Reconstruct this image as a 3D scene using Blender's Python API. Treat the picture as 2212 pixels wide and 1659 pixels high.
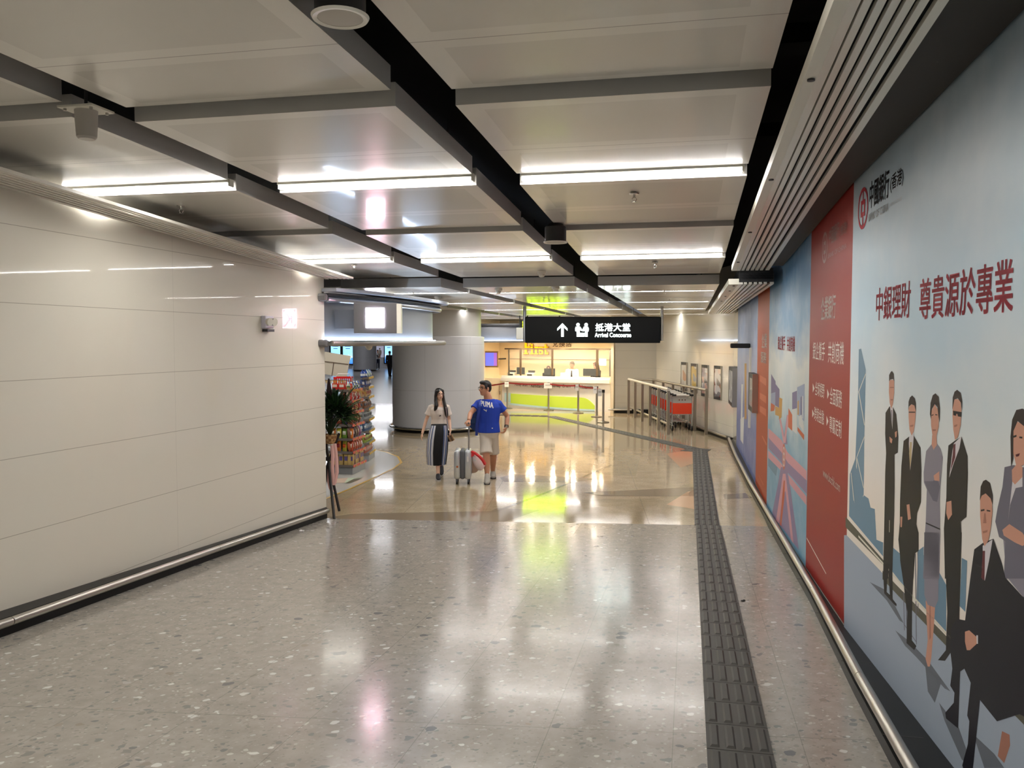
import bpy, bmesh, math, random
from mathutils import Vector, Matrix
from mathutils.bvhtree import BVHTree
random.seed(7)
for o in list(bpy.data.objects): bpy.data.objects.remove(o)
SC = bpy.context.scene; COL = SC.collection
R = math.radians; PI = math.pi

# ------------------------------------------------------------------ camera
FPX, CX, CY, EYE = 1800.0, 1106.0, 829.5, 2.45
PITCH = math.atan(91 / FPX)
cam_d = bpy.data.cameras.new('camera'); cam = bpy.data.objects.new('camera', cam_d); COL.objects.link(cam)
cam_d.sensor_width = 36; cam_d.lens = FPX / 2212 * 36; cam_d.clip_start = .05; cam_d.clip_end = 300
cam.location = (0, 0, EYE); cam.rotation_euler = (PI / 2 - PITCH, 0, 0)
SC.camera = cam
# ------------------------------------------------------------------ world, exposure
wd = bpy.data.worlds.new('world'); SC.world = wd; wd.use_nodes = True
wd.node_tree.nodes['Background'].inputs[0].default_value = (.9, .93, 1, 1)
wd.node_tree.nodes['Background'].inputs[1].default_value = .10
SC.view_settings.view_transform = 'Standard'; SC.view_settings.look = 'None'
SC.view_settings.gamma = 1; SC.view_settings.exposure = 0.45; SC.view_settings.use_curve_mapping = False
TUBE = 84.0      # strength of the ceiling tubes' underside

# ------------------------------------------------------------------ measuring: a pixel's ray, and the corridor's own axes
def ray(px, py):
    x = (px - CX) / FPX; y = -(py - CY) / FPX
    return Vector((x, math.cos(PITCH) + y * math.sin(PITCH), -math.sin(PITCH) + y * math.cos(PITCH)))
ORG = Vector((0, 0, EYE))
def at_z(px, py, z): r = ray(px, py); return ORG + r * ((z - EYE) / r.z)
def at_y(px, py, Y): r = ray(px, py); return ORG + r * (Y / r.y)
AX = R(12); UX = Vector((math.sin(AX), math.cos(AX), 0)); VX = Vector((math.cos(AX), -math.sin(AX), 0))
def W(u, v, z=0): p = UX * u + VX * v; p.z = z; return p
def uv(p): return p.dot(UX), p.dot(VX)
B0 = Vector((-2.386, 11.465, 0)); BN = Vector((-.0854, -.9964, 0)); BL = Vector((.9964, -.0854, 0)); SLOPE = .05
def rampz(p): return max(0.0, SLOPE * (Vector((p[0], p[1], 0)) - B0).dot(BN))
def at_ramp(px, py, off=0):
    r = ray(px, py); t = (EYE - off + SLOPE * B0.dot(BN)) / (SLOPE * r.dot(BN) - r.z)
    return ORG + r * t

# ------------------------------------------------------------------ materials
def lin(c):
    def f(x):
        x /= 255.0
        return x / 12.92 if x <= .04045 else ((x + .055) / 1.055) ** 2.4
    return (f(c[0]), f(c[1]), f(c[2]), 1)
MATS = {}
def mat(name, col=(200, 200, 200), rough=.5, metal=0.0, emit=None, strength=0.0, spec=.5, coat=0.0, trans=0.0, alpha=1.0):
    if name in MATS: return MATS[name]
    m = bpy.data.materials.new(name); m.use_nodes = True
    b = m.node_tree.nodes['Principled BSDF']
    b.inputs['Base Color'].default_value = lin(col); b.inputs['Roughness'].default_value = rough
    b.inputs['Metallic'].default_value = metal; b.inputs['Specular IOR Level'].default_value = spec
    b.inputs['Coat Weight'].default_value = coat; b.inputs['Coat Roughness'].default_value = .05
    b.inputs['Transmission Weight'].default_value = trans; b.inputs['Alpha'].default_value = alpha
    if emit:
        b.inputs['Emission Color'].default_value = lin(emit); b.inputs['Emission Strength'].default_value = strength
    MATS[name] = m
    return m
def nodes(m): return m.node_tree.nodes, m.node_tree.links, m.node_tree.nodes['Principled BSDF']
class NB:      # tiny node helper
    def __init__(s, m): s.N, s.L, s.B = nodes(m)
    def n(s, t, **kw):
        d = s.N.new(t)
        for k, v in kw.items(): setattr(d, k, v)
        return d
    def link(s, a, b): s.L.new(a, b)
    def math(s, op, a, b=None, c=None):
        d = s.n('ShaderNodeMath', operation=op)
        for i, x in enumerate((a, b, c)):
            if x is None: continue
            if isinstance(x, (int, float)): d.inputs[i].default_value = x
            else: s.link(x, d.inputs[i])
        return d.outputs[0]
    def mix(s, f, a, b):
        d = s.n('ShaderNodeMix', data_type='RGBA')
        for i, x in ((0, f), (6, a), (7, b)):
            if isinstance(x, (int, float)): d.inputs[i].default_value = x
            elif isinstance(x, tuple): d.inputs[i].default_value = x
            else: s.link(x, d.inputs[i])
        return d.outputs[2]
    def uv(s):
        return s.n('ShaderNodeUVMap').outputs[0]
    def obj(s): return s.n('ShaderNodeTexCoord').outputs['Object']
    def geo(s): return s.n('ShaderNodeNewGeometry').outputs['Position']
    def sep(s, v): d = s.n('ShaderNodeSeparateXYZ'); s.link(v, d.inputs[0]); return d.outputs
    def scale(s, v, k):
        d = s.n('ShaderNodeVectorMath', operation='MULTIPLY'); s.link(v, d.inputs[0]); d.inputs[1].default_value = k; return d.outputs[0]
    def noise(s, v, sc, det=3, rough=.5):
        d = s.n('ShaderNodeTexNoise'); s.link(v, d.inputs['Vector']); d.inputs['Scale'].default_value = sc
        d.inputs['Detail'].default_value = det; d.inputs['Roughness'].default_value = rough; return d.outputs
    def voro(s, v, sc, feat='F1'):
        d = s.n('ShaderNodeTexVoronoi', feature=feat); s.link(v, d.inputs['Vector']); d.inputs['Scale'].default_value = sc; return d.outputs
    def ramp(s, f, stops, interp='LINEAR'):
        d = s.n('ShaderNodeValToRGB'); s.link(f, d.inputs[0]); e = d.color_ramp.elements; d.color_ramp.interpolation = interp
        while len(e) < len(stops): e.new(.5)
        for x, (p, c) in zip(e, stops): x.position = p; x.color = c if len(c) == 4 else lin(c)
        return d.outputs[0]
    def grid(s, coord, period, width, off=0.0):   # 1 inside a thin joint
        a = s.math('ADD', coord, off); a = s.math('DIVIDE', a, period); a = s.math('FRACT', a)
        a = s.math('SUBTRACT', a, .5); a = s.math('ABSOLUTE', a); return s.math('GREATER_THAN', a, .5 - width / period / 2)

# ------------------------------------------------------------------ mesh builder
def wm(o):
    m = o.matrix_basis.copy()
    while o.parent: o = o.parent; m = o.matrix_basis @ m
    return m
def props(o, label=None, cat=None, group=None, kind=None):
    if label: o['label'] = label
    if cat: o['category'] = cat
    if group: o['group'] = group
    if kind: o['kind'] = kind
    return o
class MB:
    def __init__(s): s.bm = bmesh.new(); s.mi = 0; s.T = Matrix()
    def vs(s, pts): return [s.bm.verts.new(s.T @ Vector(p)) for p in pts]
    def face(s, vv):
        try: f = s.bm.faces.new(vv)
        except ValueError: return None
        f.material_index = s.mi; return f
    def poly(s, pts): s.face(s.vs(pts)); return s
    def box(s, c, size, ax=None):
        X, Y, Z = ax or (Vector((1, 0, 0)), Vector((0, 1, 0)), Vector((0, 0, 1)))
        c = Vector(c); a, b, d = X * size[0] / 2, Y * size[1] / 2, Z * size[2] / 2
        v = s.vs([c + a * i + b * j + d * k for k in (-1, 1) for j in (-1, 1) for i in (-1, 1)])
        for q in ((0, 2, 3, 1), (4, 5, 7, 6), (0, 1, 5, 4), (2, 6, 7, 3), (0, 4, 6, 2), (1, 3, 7, 5)): s.face([v[i] for i in q])
        return s
    def prism(s, pts, ext):
        pts = [Vector(p) for p in pts]; ext = Vector(ext)
        a = s.vs(pts); b = s.vs([p + ext for p in pts]); n = len(pts)
        s.face(a[::-1]); s.face(b)
        for i in range(n): s.face([a[i], a[(i + 1) % n], b[(i + 1) % n], b[i]])
        return s
    def loft(s, rings, cap=True, close=True):
        vv = [s.vs(r) for r in rings]; n = len(vv[0])
        for A, B in zip(vv, vv[1:]):
            for i in range(n if close else n - 1): s.face([A[i], A[(i + 1) % n], B[(i + 1) % n], B[i]])
        if cap: s.face(vv[0][::-1]); s.face(vv[-1])
        return s
    def ring(s, c, X, Y, n=12): c = Vector(c); return [c + X * math.cos(2 * PI * i / n) + Y * math.sin(2 * PI * i / n) for i in range(n)]
    def tube(s, pts, rad, n=10, cap=True):
        pts = [Vector(p) for p in pts]
        if not isinstance(rad, (list, tuple)): rad = [rad] * len(pts)
        rings = []; ref = None
        for i, p in enumerate(pts):
            d = (pts[min(i + 1, len(pts) - 1)] - pts[max(i - 1, 0)]).normalized()
            if ref is None:
                ref = Vector((0, 0, 1)) if abs(d.z) < .9 else Vector((1, 0, 0))
            X = (ref - d * ref.dot(d)).normalized(); ref = X; Y = d.cross(X)
            rings.append(s.ring(p, X * rad[i], Y * rad[i], n))
        return s.loft(rings, cap)
    def cyl(s, a, b, r, n=16, r2=None): return s.tube([a, b], [r, r if r2 is None else r2], n)
    def lathe(s, c, prof, n=24, cap=True):
        c = Vector(c)
        return s.loft([[c + Vector((r * math.cos(2 * PI * i / n), r * math.sin(2 * PI * i / n), z)) for i in range(n)] for r, z in prof], cap)
    def ell(s, c, X, Y, Z, n=14, m=8):
        c = Vector(c); X, Y, Z = Vector(X), Vector(Y), Vector(Z); rings = []
        for j in range(1, m):
            t = PI * j / m
            rings.append([c + Z * math.cos(t) + (X * math.cos(2 * PI * i / n) + Y * math.sin(2 * PI * i / n)) * math.sin(t) for i in range(n)])
        vv = [s.vs(r) for r in rings]; top, bot = s.vs([c + Z])[0], s.vs([c - Z])[0]
        for A, B in zip(vv, vv[1:]):
            for i in range(n): s.face([A[i], B[i], B[(i + 1) % n], A[(i + 1) % n]])
        for i in range(n):
            s.face([top, vv[0][i], vv[0][(i + 1) % n]]); s.face([bot, vv[-1][(i + 1) % n], vv[-1][i]])
        return s
    def mesh(s, name):
        bmesh.ops.recalc_face_normals(s.bm, faces=s.bm.faces)
        me = bpy.data.meshes.new(name); s.bm.to_mesh(me); s.bm.free(); return me
    def build(s, name, m, parent=None, smooth=False, local=False, bevel=0, uvf=None, **pr):
        return link(name, s.mesh(name), m, parent, smooth, local, bevel, uvf, **pr)
def link(name, me, m, parent=None, smooth=False, local=False, bevel=0, uvf=None, **pr):
    for x in (m if isinstance(m, (list, tuple)) else [m]): me.materials.append(x)
    if uvf:
        lay = me.uv_layers.new(name='UVMap')
        for lp in me.loops: lay.data[lp.index].uv = uvf(me.vertices[lp.vertex_index].co)
    o = bpy.data.objects.new(name, me); COL.objects.link(o)
    if parent:
        o.parent = parent
        if not local: me.transform(wm(parent).inverted())
    elif not local:                       # a thing of one mesh: its origin goes to its base
        if len(me.vertices):
            lo = Vector([min(v.co[i] for v in me.vertices) for i in range(3)]); hi = Vector([max(v.co[i] for v in me.vertices) for i in range(3)])
            b = Vector(((lo.x + hi.x) / 2, (lo.y + hi.y) / 2, lo.z))
            if pr.get('kind') != 'structure': me.transform(Matrix.Translation(-b)); o.location = b
    if smooth:
        for p in me.polygons: p.use_smooth = True
        try: me.set_sharp_from_angle(angle=R(smooth if smooth is not True else 40))
        except Exception: pass
    if bevel:
        md = o.modifiers.new('bevel', 'BEVEL'); md.width = bevel; md.segments = 2; md.limit_method = 'ANGLE'
    return props(o, **pr)
def thing(name, label, cat, loc=(0, 0, 0), rz=0, group=None):
    o = bpy.data.objects.new(name, None); COL.objects.link(o); o.empty_display_size = .1
    o.location = loc; o.rotation_euler = (0, 0, rz)
    return props(o, label, cat, group)
def dup(o, parent=None):
    c = o.copy(); COL.objects.link(c); c.parent = parent
    for ch in list(o.children): dup(ch, c)
    return c
def remesh(mb, vox, smooth=4):
    me = mb.mesh('tmp'); o = bpy.data.objects.new('tmp', me); COL.objects.link(o)
    r = o.modifiers.new('r', 'REMESH'); r.mode = 'VOXEL'; r.voxel_size = vox
    if smooth: k = o.modifiers.new('s', 'SMOOTH'); k.iterations = smooth; k.factor = .5
    dg = bpy.context.evaluated_depsgraph_get()
    out = bpy.data.meshes.new_from_object(o.evaluated_get(dg)); bpy.data.objects.remove(o); out.materials.clear(); return out
# lettering from Blender's built-in font, as (points, faces) normalised to its bounding box
def glyphs(body, bold=0.0, spacing=1.0):
    c = bpy.data.curves.new('t', 'FONT'); c.body = body; c.offset = bold; c.space_character = spacing; c.resolution_u = 3
    o = bpy.data.objects.new('t', c); COL.objects.link(o)
    dg = bpy.context.evaluated_depsgraph_get(); me = bpy.data.meshes.new_from_object(o.evaluated_get(dg))
    bpy.data.objects.remove(o); P = [v.co.copy() for v in me.vertices]; Fs = [tuple(p.vertices) for p in me.polygons]
    bpy.data.meshes.remove(me)
    x0, x1 = min(p.x for p in P), max(p.x for p in P); y0, y1 = min(p.y for p in P), max(p.y for p in P)
    return [((p.x - x0) / (x1 - x0), (p.y - y0) / (y1 - y0)) for p in P], Fs
def lettering(mb, body, place, bold=0.0, spacing=1.0):      # place(a, b) -> point, a and b from 0 to 1; bold letters are struck four times
    P, Fs = glyphs(body, 0.0, spacing); k = bold / max(1, len(body)) * .7
    for da, db in (((-k, -bold * .6), (k, -bold * .6), (k, bold * .6), (-k, bold * .6)) if bold > 0 else ((0, 0),)):
        v = mb.vs([place(a + da, b + db) for a, b in P])
        for f in Fs: mb.face([v[i] for i in f])
    return mb
def rect_place(p, right, up): p, right, up = Vector(p), Vector(right), Vector(up); return lambda a, b: p + right * a + up * b

# common materials
M_white = mat('white_panel', (224, 220, 208), .25)
M_ceil = mat('ceiling_white', (222, 219, 210), .26, spec=.45, coat=.22)
M_ceil_edge = mat('ceiling_edge_shaded', (184, 182, 178), .45)  # panel white darkened, putting shade into the colour of the side faces
M_black = mat('black_paint', (14, 14, 15), .6)
M_dark = mat('dark_grey', (46, 46, 48), .5)
M_void = mat('void_black', (10, 10, 11), .9)
M_steel = mat('brushed_steel', (190, 186, 178), .32, 1.0)
M_chrome = mat('polished_steel', (215, 213, 208), .16, 1.0)
M_alu = mat('aluminium', (178, 180, 184), .38, 1.0)
M_skirt = mat('black_granite', (13, 13, 14), .4, spec=.25)
M_rubber = mat('rubber', (24, 24, 25), .7)
M_tube = mat('tube_glow', (255, 255, 255), .5, emit=(255, 252, 247), strength=TUBE); M_tube2 = mat('tube_side_glow', (255, 255, 255), .5, emit=(255, 252, 247), strength=2.4)
M_cream = mat('cream_plastic', (226, 222, 208), .4)
# ================================================================== THE SETTING
RW = [(-4, 1.58), (6.5, 1.165), (12.3, 1.12), (21.1, 1.07)]          # right wall, plan (u, v)
C1 = Vector((5.46, 20.4, 0)); C2 = Vector((4.92, 28.4, 0))           # the white wall beyond it
RP = [W(*q) for q in RW]
LW = [(-4, -5.42), (5.4, -5.11), (8.2, -5.03), (10.8, -4.96)]        # left wall
LP = [W(*q) for q in LW]
def plan_wall(px, py, pts):                                          # a pixel's point on a vertical wall
    r = ray(px, py); best = None
    for a, b in zip(pts, pts[1:]):
        d = b - a; den = r.x * d.y - r.y * d.x
        if abs(den) < 1e-9: continue
        t = (a.x * d.y - a.y * d.x) / den; p = ORG + r * t
        k = (Vector((p.x, p.y, 0)) - a).dot(d) / d.length_squared
        if t > 0 and -.02 <= k <= 1.02 and (best is None or t < best[0]): best = (t, p, Vector((-d.y, d.x, 0)).normalized())
    return best[1], best[2]
def wallr(px, py, off=.0): p, n = plan_wall(px, py, RP + [C1, C2]); n = n if n.dot(Vector((-1, 0, 0))) > 0 else -n; return p + n * off

# ---- floors
m = mat('terrazzo', (168, 164, 156), .2); nb = NB(m)
P = nb.uv()
n1 = nb.noise(P, 9.0, 3)[0]
ds = nb.n('ShaderNodeVectorMath', operation='MULTIPLY_ADD'); nb.link(nb.noise(P, 14, 2)[1], ds.inputs[0]); ds.inputs[1].default_value = (.06, .06, .06); nb.link(P, ds.inputs[2]); D = ds.outputs[0]
def chips(sc, keep, size):
    v = nb.voro(D, sc); c = nb.sep(v['Color'])
    a = nb.math('LESS_THAN', v['Distance'], nb.math('MULTIPLY', c[1], size)); k = nb.math('LESS_THAN', c[0], keep)
    return nb.math('MULTIPLY', a, k), c[2]
base = nb.ramp(n1, [(.3, (150, 144, 135)), (.7, (166, 159, 149))])
mk, cc = chips(48, .7, .6); base = nb.mix(mk, base, nb.ramp(cc, [(0, (138, 132, 124)), (.5, (158, 151, 142)), (1, (176, 169, 158))]))
mk, cc = chips(34, .45, .56); col = nb.mix(mk, base, nb.ramp(cc, [(0, (128, 126, 122)), (.5, (146, 140, 132)), (.8, (172, 166, 156)), (1, (198, 193, 182))]))
mk, cc = chips(17, .22, .5); col = nb.mix(mk, col, nb.ramp(cc, [(0, (112, 111, 109)), (.45, (130, 128, 124)), (.55, (146, 134, 122)), (.7, (202, 200, 194)), (1, (216, 214, 206))]))
mk, cc = chips(9, .05, .4); col = nb.mix(mk, col, nb.ramp(cc, [(0, (106, 106, 105)), (.6, (118, 116, 112)), (1, (212, 210, 204))]))
xy = nb.sep(P); j = nb.math('MAXIMUM', nb.grid(xy[0], .665, .004, .063), nb.grid(xy[1], 2.45, .006, .6))
col = nb.mix(nb.math('MULTIPLY', j, .55), col, lin((96, 92, 86))); nb.link(col, nb.B.inputs['Base Color'])
nb.link(nb.ramp(n1, [(.3, (.15, .15, .15, 1)), (.8, (.19, .19, .19, 1))]), nb.B.inputs['Roughness'])
nb.B.inputs['Coat Weight'].default_value = .06; nb.B.inputs['Coat Roughness'].default_value = .06
M_terr = m
m = mat('polished_granite', (176, 152, 118), .09); nb = NB(m); P = nb.uv()
big = nb.voro(P, .34); n2 = nb.noise(P, 3.2, 5, .65)[0]; n3 = nb.noise(P, 38, 3)[0]
c1 = nb.ramp(n2, [(.25, (150, 132, 104)), (.5, (176, 160, 132)), (.75, (200, 186, 160))])
c2 = nb.ramp(nb.sep(big['Color'])[0], [(0, (160, 142, 114)), (.5, (184, 168, 140)), (.8, (194, 166, 138)), (1, (200, 188, 164))])
col = nb.mix(.45, c1, c2); col = nb.mix(nb.math('MULTIPLY', nb.math('LESS_THAN', n3, .45), .32), col, lin((140, 118, 90)))
xy = nb.sep(P); j = nb.math('MAXIMUM', nb.grid(xy[0], 1.15, .008, .35), nb.grid(xy[1], 1.15, .008, .0))
col = nb.mix(nb.math('MULTIPLY', j, .4), col, lin((96, 82, 62))); nb.link(col, nb.B.inputs['Base Color'])
nb.B.inputs['Coat Weight'].default_value = .12; nb.B.inputs['Coat Roughness'].default_value = .03
M_gran = m
uv_floor = lambda co: ((co - B0).dot(BL), (co - B0).dot(BN))
def bl(a, b, z=0): p = B0 + BL * a + BN * b; p.z = z; return p
b = MB(); b.poly([bl(-4, 0), bl(8, 0), bl(8, 17, 17 * SLOPE), bl(-4, 17, 17 * SLOPE)]); b.build('floor_ramp', M_terr, uvf=lambda co: (uv(co)[1], (co - B0).dot(BN)), kind='structure')
b = MB(); b.poly([bl(-45, 0), bl(45, 0), bl(45, -85), bl(-45, -85)]); b.build('floor', M_gran, uvf=uv_floor, kind='structure')
# inlaid bands of darker and paler stone in the granite floor
M_inlay = mat('inlay_brown', (140, 124, 102), .09); M_inlay2 = mat('inlay_grey', (132, 118, 98), .09); M_inlay3 = mat('inlay_rose', (212, 172, 138), .09)
def floor_poly(name, px, m, z=.0015):
    b = MB(); b.poly([at_z(x, y, z) for x, y in px]); o = b.build(name, m, kind='structure'); return o
floor_poly('floor_inlay', [(712, 1117), (735, 1121), (1088, 1128), (1166, 1102), (1075, 1097), (1060, 1104), (900, 1107), (760, 1110)], M_inlay)
floor_poly('floor_inlay', [(1060, 1106), (1076, 1101), (1180, 1062), (1320, 1003), (1322, 1005), (1182, 1065), (1080, 1104)], M_inlay2)
floor_poly('floor_inlay', [(1080, 1032), (1105, 1024), (1290, 1034), (1240, 1042), (1090, 1041)], M_inlay, .0012)
floor_poly('floor_inlay', [(1260, 1064), (1500, 1052), (1500, 1072), (1300, 1072)], M_inlay, .0012)
floor_poly('floor_inlay', [(1440, 980), (1502, 970), (1502, 1000), (1470, 1010)], M_inlay3, .0012)
floor_poly('floor_inlay', [(1485, 1062), (1502, 1058), (1502, 1100), (1440, 1090)], M_inlay3, .0012)
floor_poly('floor_inlay', [(1563, 1068), (1610, 1065), (1625, 1075), (1565, 1078)], M_inlay2, .0012)

# ---- tactile guide path: tiles with raised bars
M_tac = mat('tactile_rubber', (66, 64, 60), .5, spec=.3)
def fr_(b, c, s, d, n, L):                                           # one raised bar with sloping flanks
    R_ = lambda w, l, h: [c + s * (w * i) + d * (l * j) + n * h for i, j in ((-1, -1), (1, -1), (1, 1), (-1, 1))]
    b.loft([R_(.026, L * .43, .007), R_(.014, L * .38, .016)])
def strip_path(name, pts, wid, label, bars=True):
    b = MB()
    for a, c in zip(pts, pts[1:]):
        d = (c - a); L = d.length; d.normalize(); s = d.cross(Vector((0, 0, 1))).normalized(); n = s.cross(d).normalized(); k = max(1, round(L / wid))
        for i in range(k):
            q = a + d * (L * (i + .5) / k); b.box(q + n * .004, (wid, L / k - .006, .008), (s, d, n))
            if bars:
                for e in (-.375, -.125, .125, .375): fr_(b, q + s * (wid * e), s, d, n, L / k)
    return b.build(name, M_tac, label=label, cat='tactile paving')
A_ = lambda u: W(u, .275, rampz(W(u, .275)))
strip_path('tactile_paving', [W(-4, .275, rampz(W(-4, .275))), A_(11.3)], .33, 'dark grey ridged tactile guide strip running down the grey terrazzo ramp')
strip_path('tactile_paving', [W(11.3, .26), W(19.35, .26)], .33, 'dark grey ridged tactile guide strip on the brown floor ending at the arrow junction')
p0 = at_z(1500, 970, 0); p1 = at_z(1190, 899.5, 0); p2 = at_z(1150, 898, 0); p3 = at_z(1060, 896, 0)
strip_path('tactile_paving', [p0, p1], .34, 'dark tactile guide strip running diagonally past the trolley bay towards the exchange kiosk')
strip_path('tactile_paving', [p1 + Vector((-.1, .05, 0)), p3], .30, 'dark tactile guide strip across the floor in front of the exchange kiosk')
b = MB(); b.prism([at_z(x, y, 0) for x, y in ((1470, 974), (1496, 967), (1536, 971.5), (1526, 976), (1496, 976))], (0, 0, .0085)); b.build('tactile_paving', M_tac, label='dark arrow shaped tactile junction plate at the far end of the guide strip', cat='tactile paving')

# ---- walls
def wall_panels(name, per, off, zoff=0.0, col=(222, 216, 202), rough=.10, jz=.6):
    m = mat(name, col, rough, coat=.5, spec=.25); m.node_tree.nodes['Principled BSDF'].inputs['Coat Roughness'].default_value = .025; nb = NB(m); xy = nb.sep(nb.uv())
    a = nb.grid(xy[1], jz, .005, jz / 2 - EYE + zoff + 20 * jz); v = nb.grid(xy[0], per, .004, off)
    c = nb.mix(nb.math('MULTIPLY', v, .3), lin(col), lin((120, 112, 96))); c = nb.mix(nb.math('MULTIPLY', a, .6), c, lin((120, 108, 90)))
    nb.link(c, nb.B.inputs['Base Color']); return m
def wall(name, pts, z0, z1, m, thick=.2, side=1, joints=True):
    """a vertical wall along a plan polyline with its arc length and height as UV"""
    b = MB(); s = 0; L = [0]
    for a, c in zip(pts, pts[1:]): s += (c - a).length; L.append(s)
    nrm = []
    for i in range(len(pts)):
        d = (pts[min(i + 1, len(pts) - 1)] - pts[max(i - 1, 0)]).normalized(); nrm.append(Vector((d.y, -d.x, 0)) * side)
    zt = z1 if callable(z1) else (lambda p: z1)
    rings = [[Vector((p.x, p.y, z0)), Vector((p.x, p.y, zt(p))), Vector((p.x, p.y, zt(p))) + n * thick, Vector((p.x, p.y, z0)) + n * thick] for p, n in zip(pts, nrm)]
    b.loft(rings)
    def f(co):
        best = 0; bd = 9e9; q = Vector((co.x, co.y, 0))
        for i, (a, c) in enumerate(zip(pts, pts[1:])):
            d = c - a; k = max(0, min(1, (q - a).dot(d) / d.length_squared)); e = (a + d * k - q).length
            if e < bd: bd = e; best = L[i] + k * d.length
        return (best, co.z)
    return b.build(name, m, uvf=f, kind='structure')
M_wl = wall_panels('glazed_wall_panels', 2.42, .62, rough=.32)
wall('wall_left', LP, -.1, lambda p: 3.36 + .056 * (10.75 - uv(p)[0]), M_wl, .25, -1)
M_wr = wall_panels('glazed_wall_panels_far', 2.0, .3)
wall('wall_right', RP + [C1, C2], -.1, 4.35, M_wr, .25, 1)
# the wall end facing the hall beside the kiosk
kx = Vector((3.55, 28.69, 0))
M_we = wall_panels('stone_wall_panels', 1.02, .3, col=(196, 190, 176), rough=.3)
wall('wall_back', [C2 + Vector((.2, -.04, 0)), kx], -.1, 3.4, M_we, .25, 1)
# black plinth with the steel bumper rail
Zv_ = Vector((0, 0, 1))
def plinth(name, inner, outer, h, z0f):
    b = MB(); rings = []
    for a, c in zip(inner, outer):
        za, zc = z0f(a), z0f(c)
        rings.append([Vector((a.x, a.y, za - .05)), Vector((a.x, a.y, za + h)), Vector((c.x, c.y, zc + h)), Vector((c.x, c.y, zc - .05))])
    b.loft(rings); return b.build(name, M_skirt, kind='structure')
RR = [W(*q) for q in [(-4, .99), (5.3, 1.035), (7.5, 1.075), (12, 1.075), (14.5, 1.01), (17.7, .965), (20.75, .96)]]
rin = [plan for plan in [W(-4, 1.59), W(5.3, 1.22), W(7.5, 1.165), W(12, 1.13), W(14.5, 1.115), W(17.7, 1.095), C1 + Vector((.02, -.02, 0))]]
plinth('baseboard_right', rin, [p - VX * .03 for p in RR], .07, rampz)
b = MB()
for k in range(11):
    u = 1.0 + k * 1.18; v = 1.05 if u < 14 else 1.0; p = W(u, v + .05); b.box(p + Zv_ * (rampz(p) + .0705), (.006, .2, .002), (UX, VX, Zv_))
b.build('baseboard_joints', mat('joint_grey', (74, 72, 70), .5), kind='structure')
LR = [W(*q) for q in [(-4, -5.2), (5.2, -4.92), (8, -4.93), (10.72, -4.90)]]
plinth('baseboard_left', [W(-4, -5.43), W(5.2, -5.13), W(8, -5.05), W(10.82, -4.97)], [p - VX * .012 for p in LR], .135, rampz)
n_ = Vector((C2.y - C1.y, -(C2.x - C1.x), 0)).normalized() * -1      # out of the white wall, into the hall
plinth('baseboard_far', [C1, C2], [C1 + n_ * .1, C2 + n_ * .1], .09, lambda p: 0)
plinth('baseboard_back', [kx + Vector((-.02, -.02, 0)), C2 + Vector((.1, -.02, 0))], [kx + Vector((.02, -.1, 0)), C2 + Vector((.1, -.1, 0))], .14, lambda p: 0)
def rail(name, pts, r, h, label, zf=rampz, every=1.5):
    t = thing(name, label, 'handrail', (pts[0].x, pts[0].y, zf(pts[0])))
    Z = [Vector((p.x, p.y, zf(p) + h)) for p in pts]
    for a, c in zip(Z, Z[1:]):
        L = (c - a).length; k = max(1, round(L / 1.9))
        for i in range(k):
            p, q = a.lerp(c, i / k), a.lerp(c, (i + 1) / k); d = (q - p).normalized() * .003
            MB().cyl(p + d, q - d, r, 14).build('rail_section', M_steel, t, smooth=True)
    b = None
    return t
rail('bumper_rail', RR, .032, .11, 'long low steel bumper rail along the foot of the advertising wall')
rail('bumper_rail', LR, .033, .10, 'low steel bumper rail along the foot of the white panelled left wall')
rail('bumper_rail', [C1 + n_ * .14 + Vector((0, .12, 0)), C1.lerp(C2, .98) + n_ * .14], .03, .10, 'low steel bumper rail behind the trolleys along the white wall', lambda p: 0)
rail('bumper_rail', [kx + Vector((-.25, -.16, 0)), kx.lerp(C2, .4) + Vector((0, -.16, 0))], .03, .13, 'short low steel bumper rail in front of the wall end beside the kiosk', lambda p: 0)
b = MB(); b.box(W(10.805, -5.1, 1.62), (.012, .26, 3.4), (UX, VX, Vector((0, 0, 1)))); b.build('trim_1', M_alu, kind='structure')

# ---- black plenum over everything, walls that close the place off
b = MB(); b.loft([[W(u, -14, z), W(u, 3, z), W(u, 3, 2.9 if u < 30 else z - .1), W(u, 3.1, 2.9 if u < 30 else z - .1), W(u, 3.1, z + .1), W(u, -14, z + .1)] for u, z in ((-6, 5.0), (13, 4.5), (36, 4.2))]); b.build('ceiling_void', M_void, kind='structure')
M_rear = mat('rear_wall', (190, 186, 176), .5)
b = MB(); b.box(W(-4.1, -2, 2.4), (.2, 9, 5.5), (UX, VX, Vector((0, 0, 1)))); b.build('wall_rear', M_rear, kind='structure')
M_hall = mat('hall_grey', (200, 200, 204), .35)
b = MB(); b.box((-10, 78, 1.7), (60, .3, 3.6)); b.build('wall_far', M_hall, kind='structure')
b = MB(); b.box((-32, 45, 1.7), (.3, 66, 3.6)); b.build('wall_far_left', M_hall, kind='structure')
M_hc = mat('hall_ceiling', (150, 149, 146), .4)
b = MB(); b.box((-14, 58, 3.5), (36, 42, .1)); b.build('ceiling_far', M_hc, kind='structure')
b = MB(); b.box((-19.5, 24, 3.5), (25, 26, .1)); b.build('ceiling_shop', M_hc, kind='structure')

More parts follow.
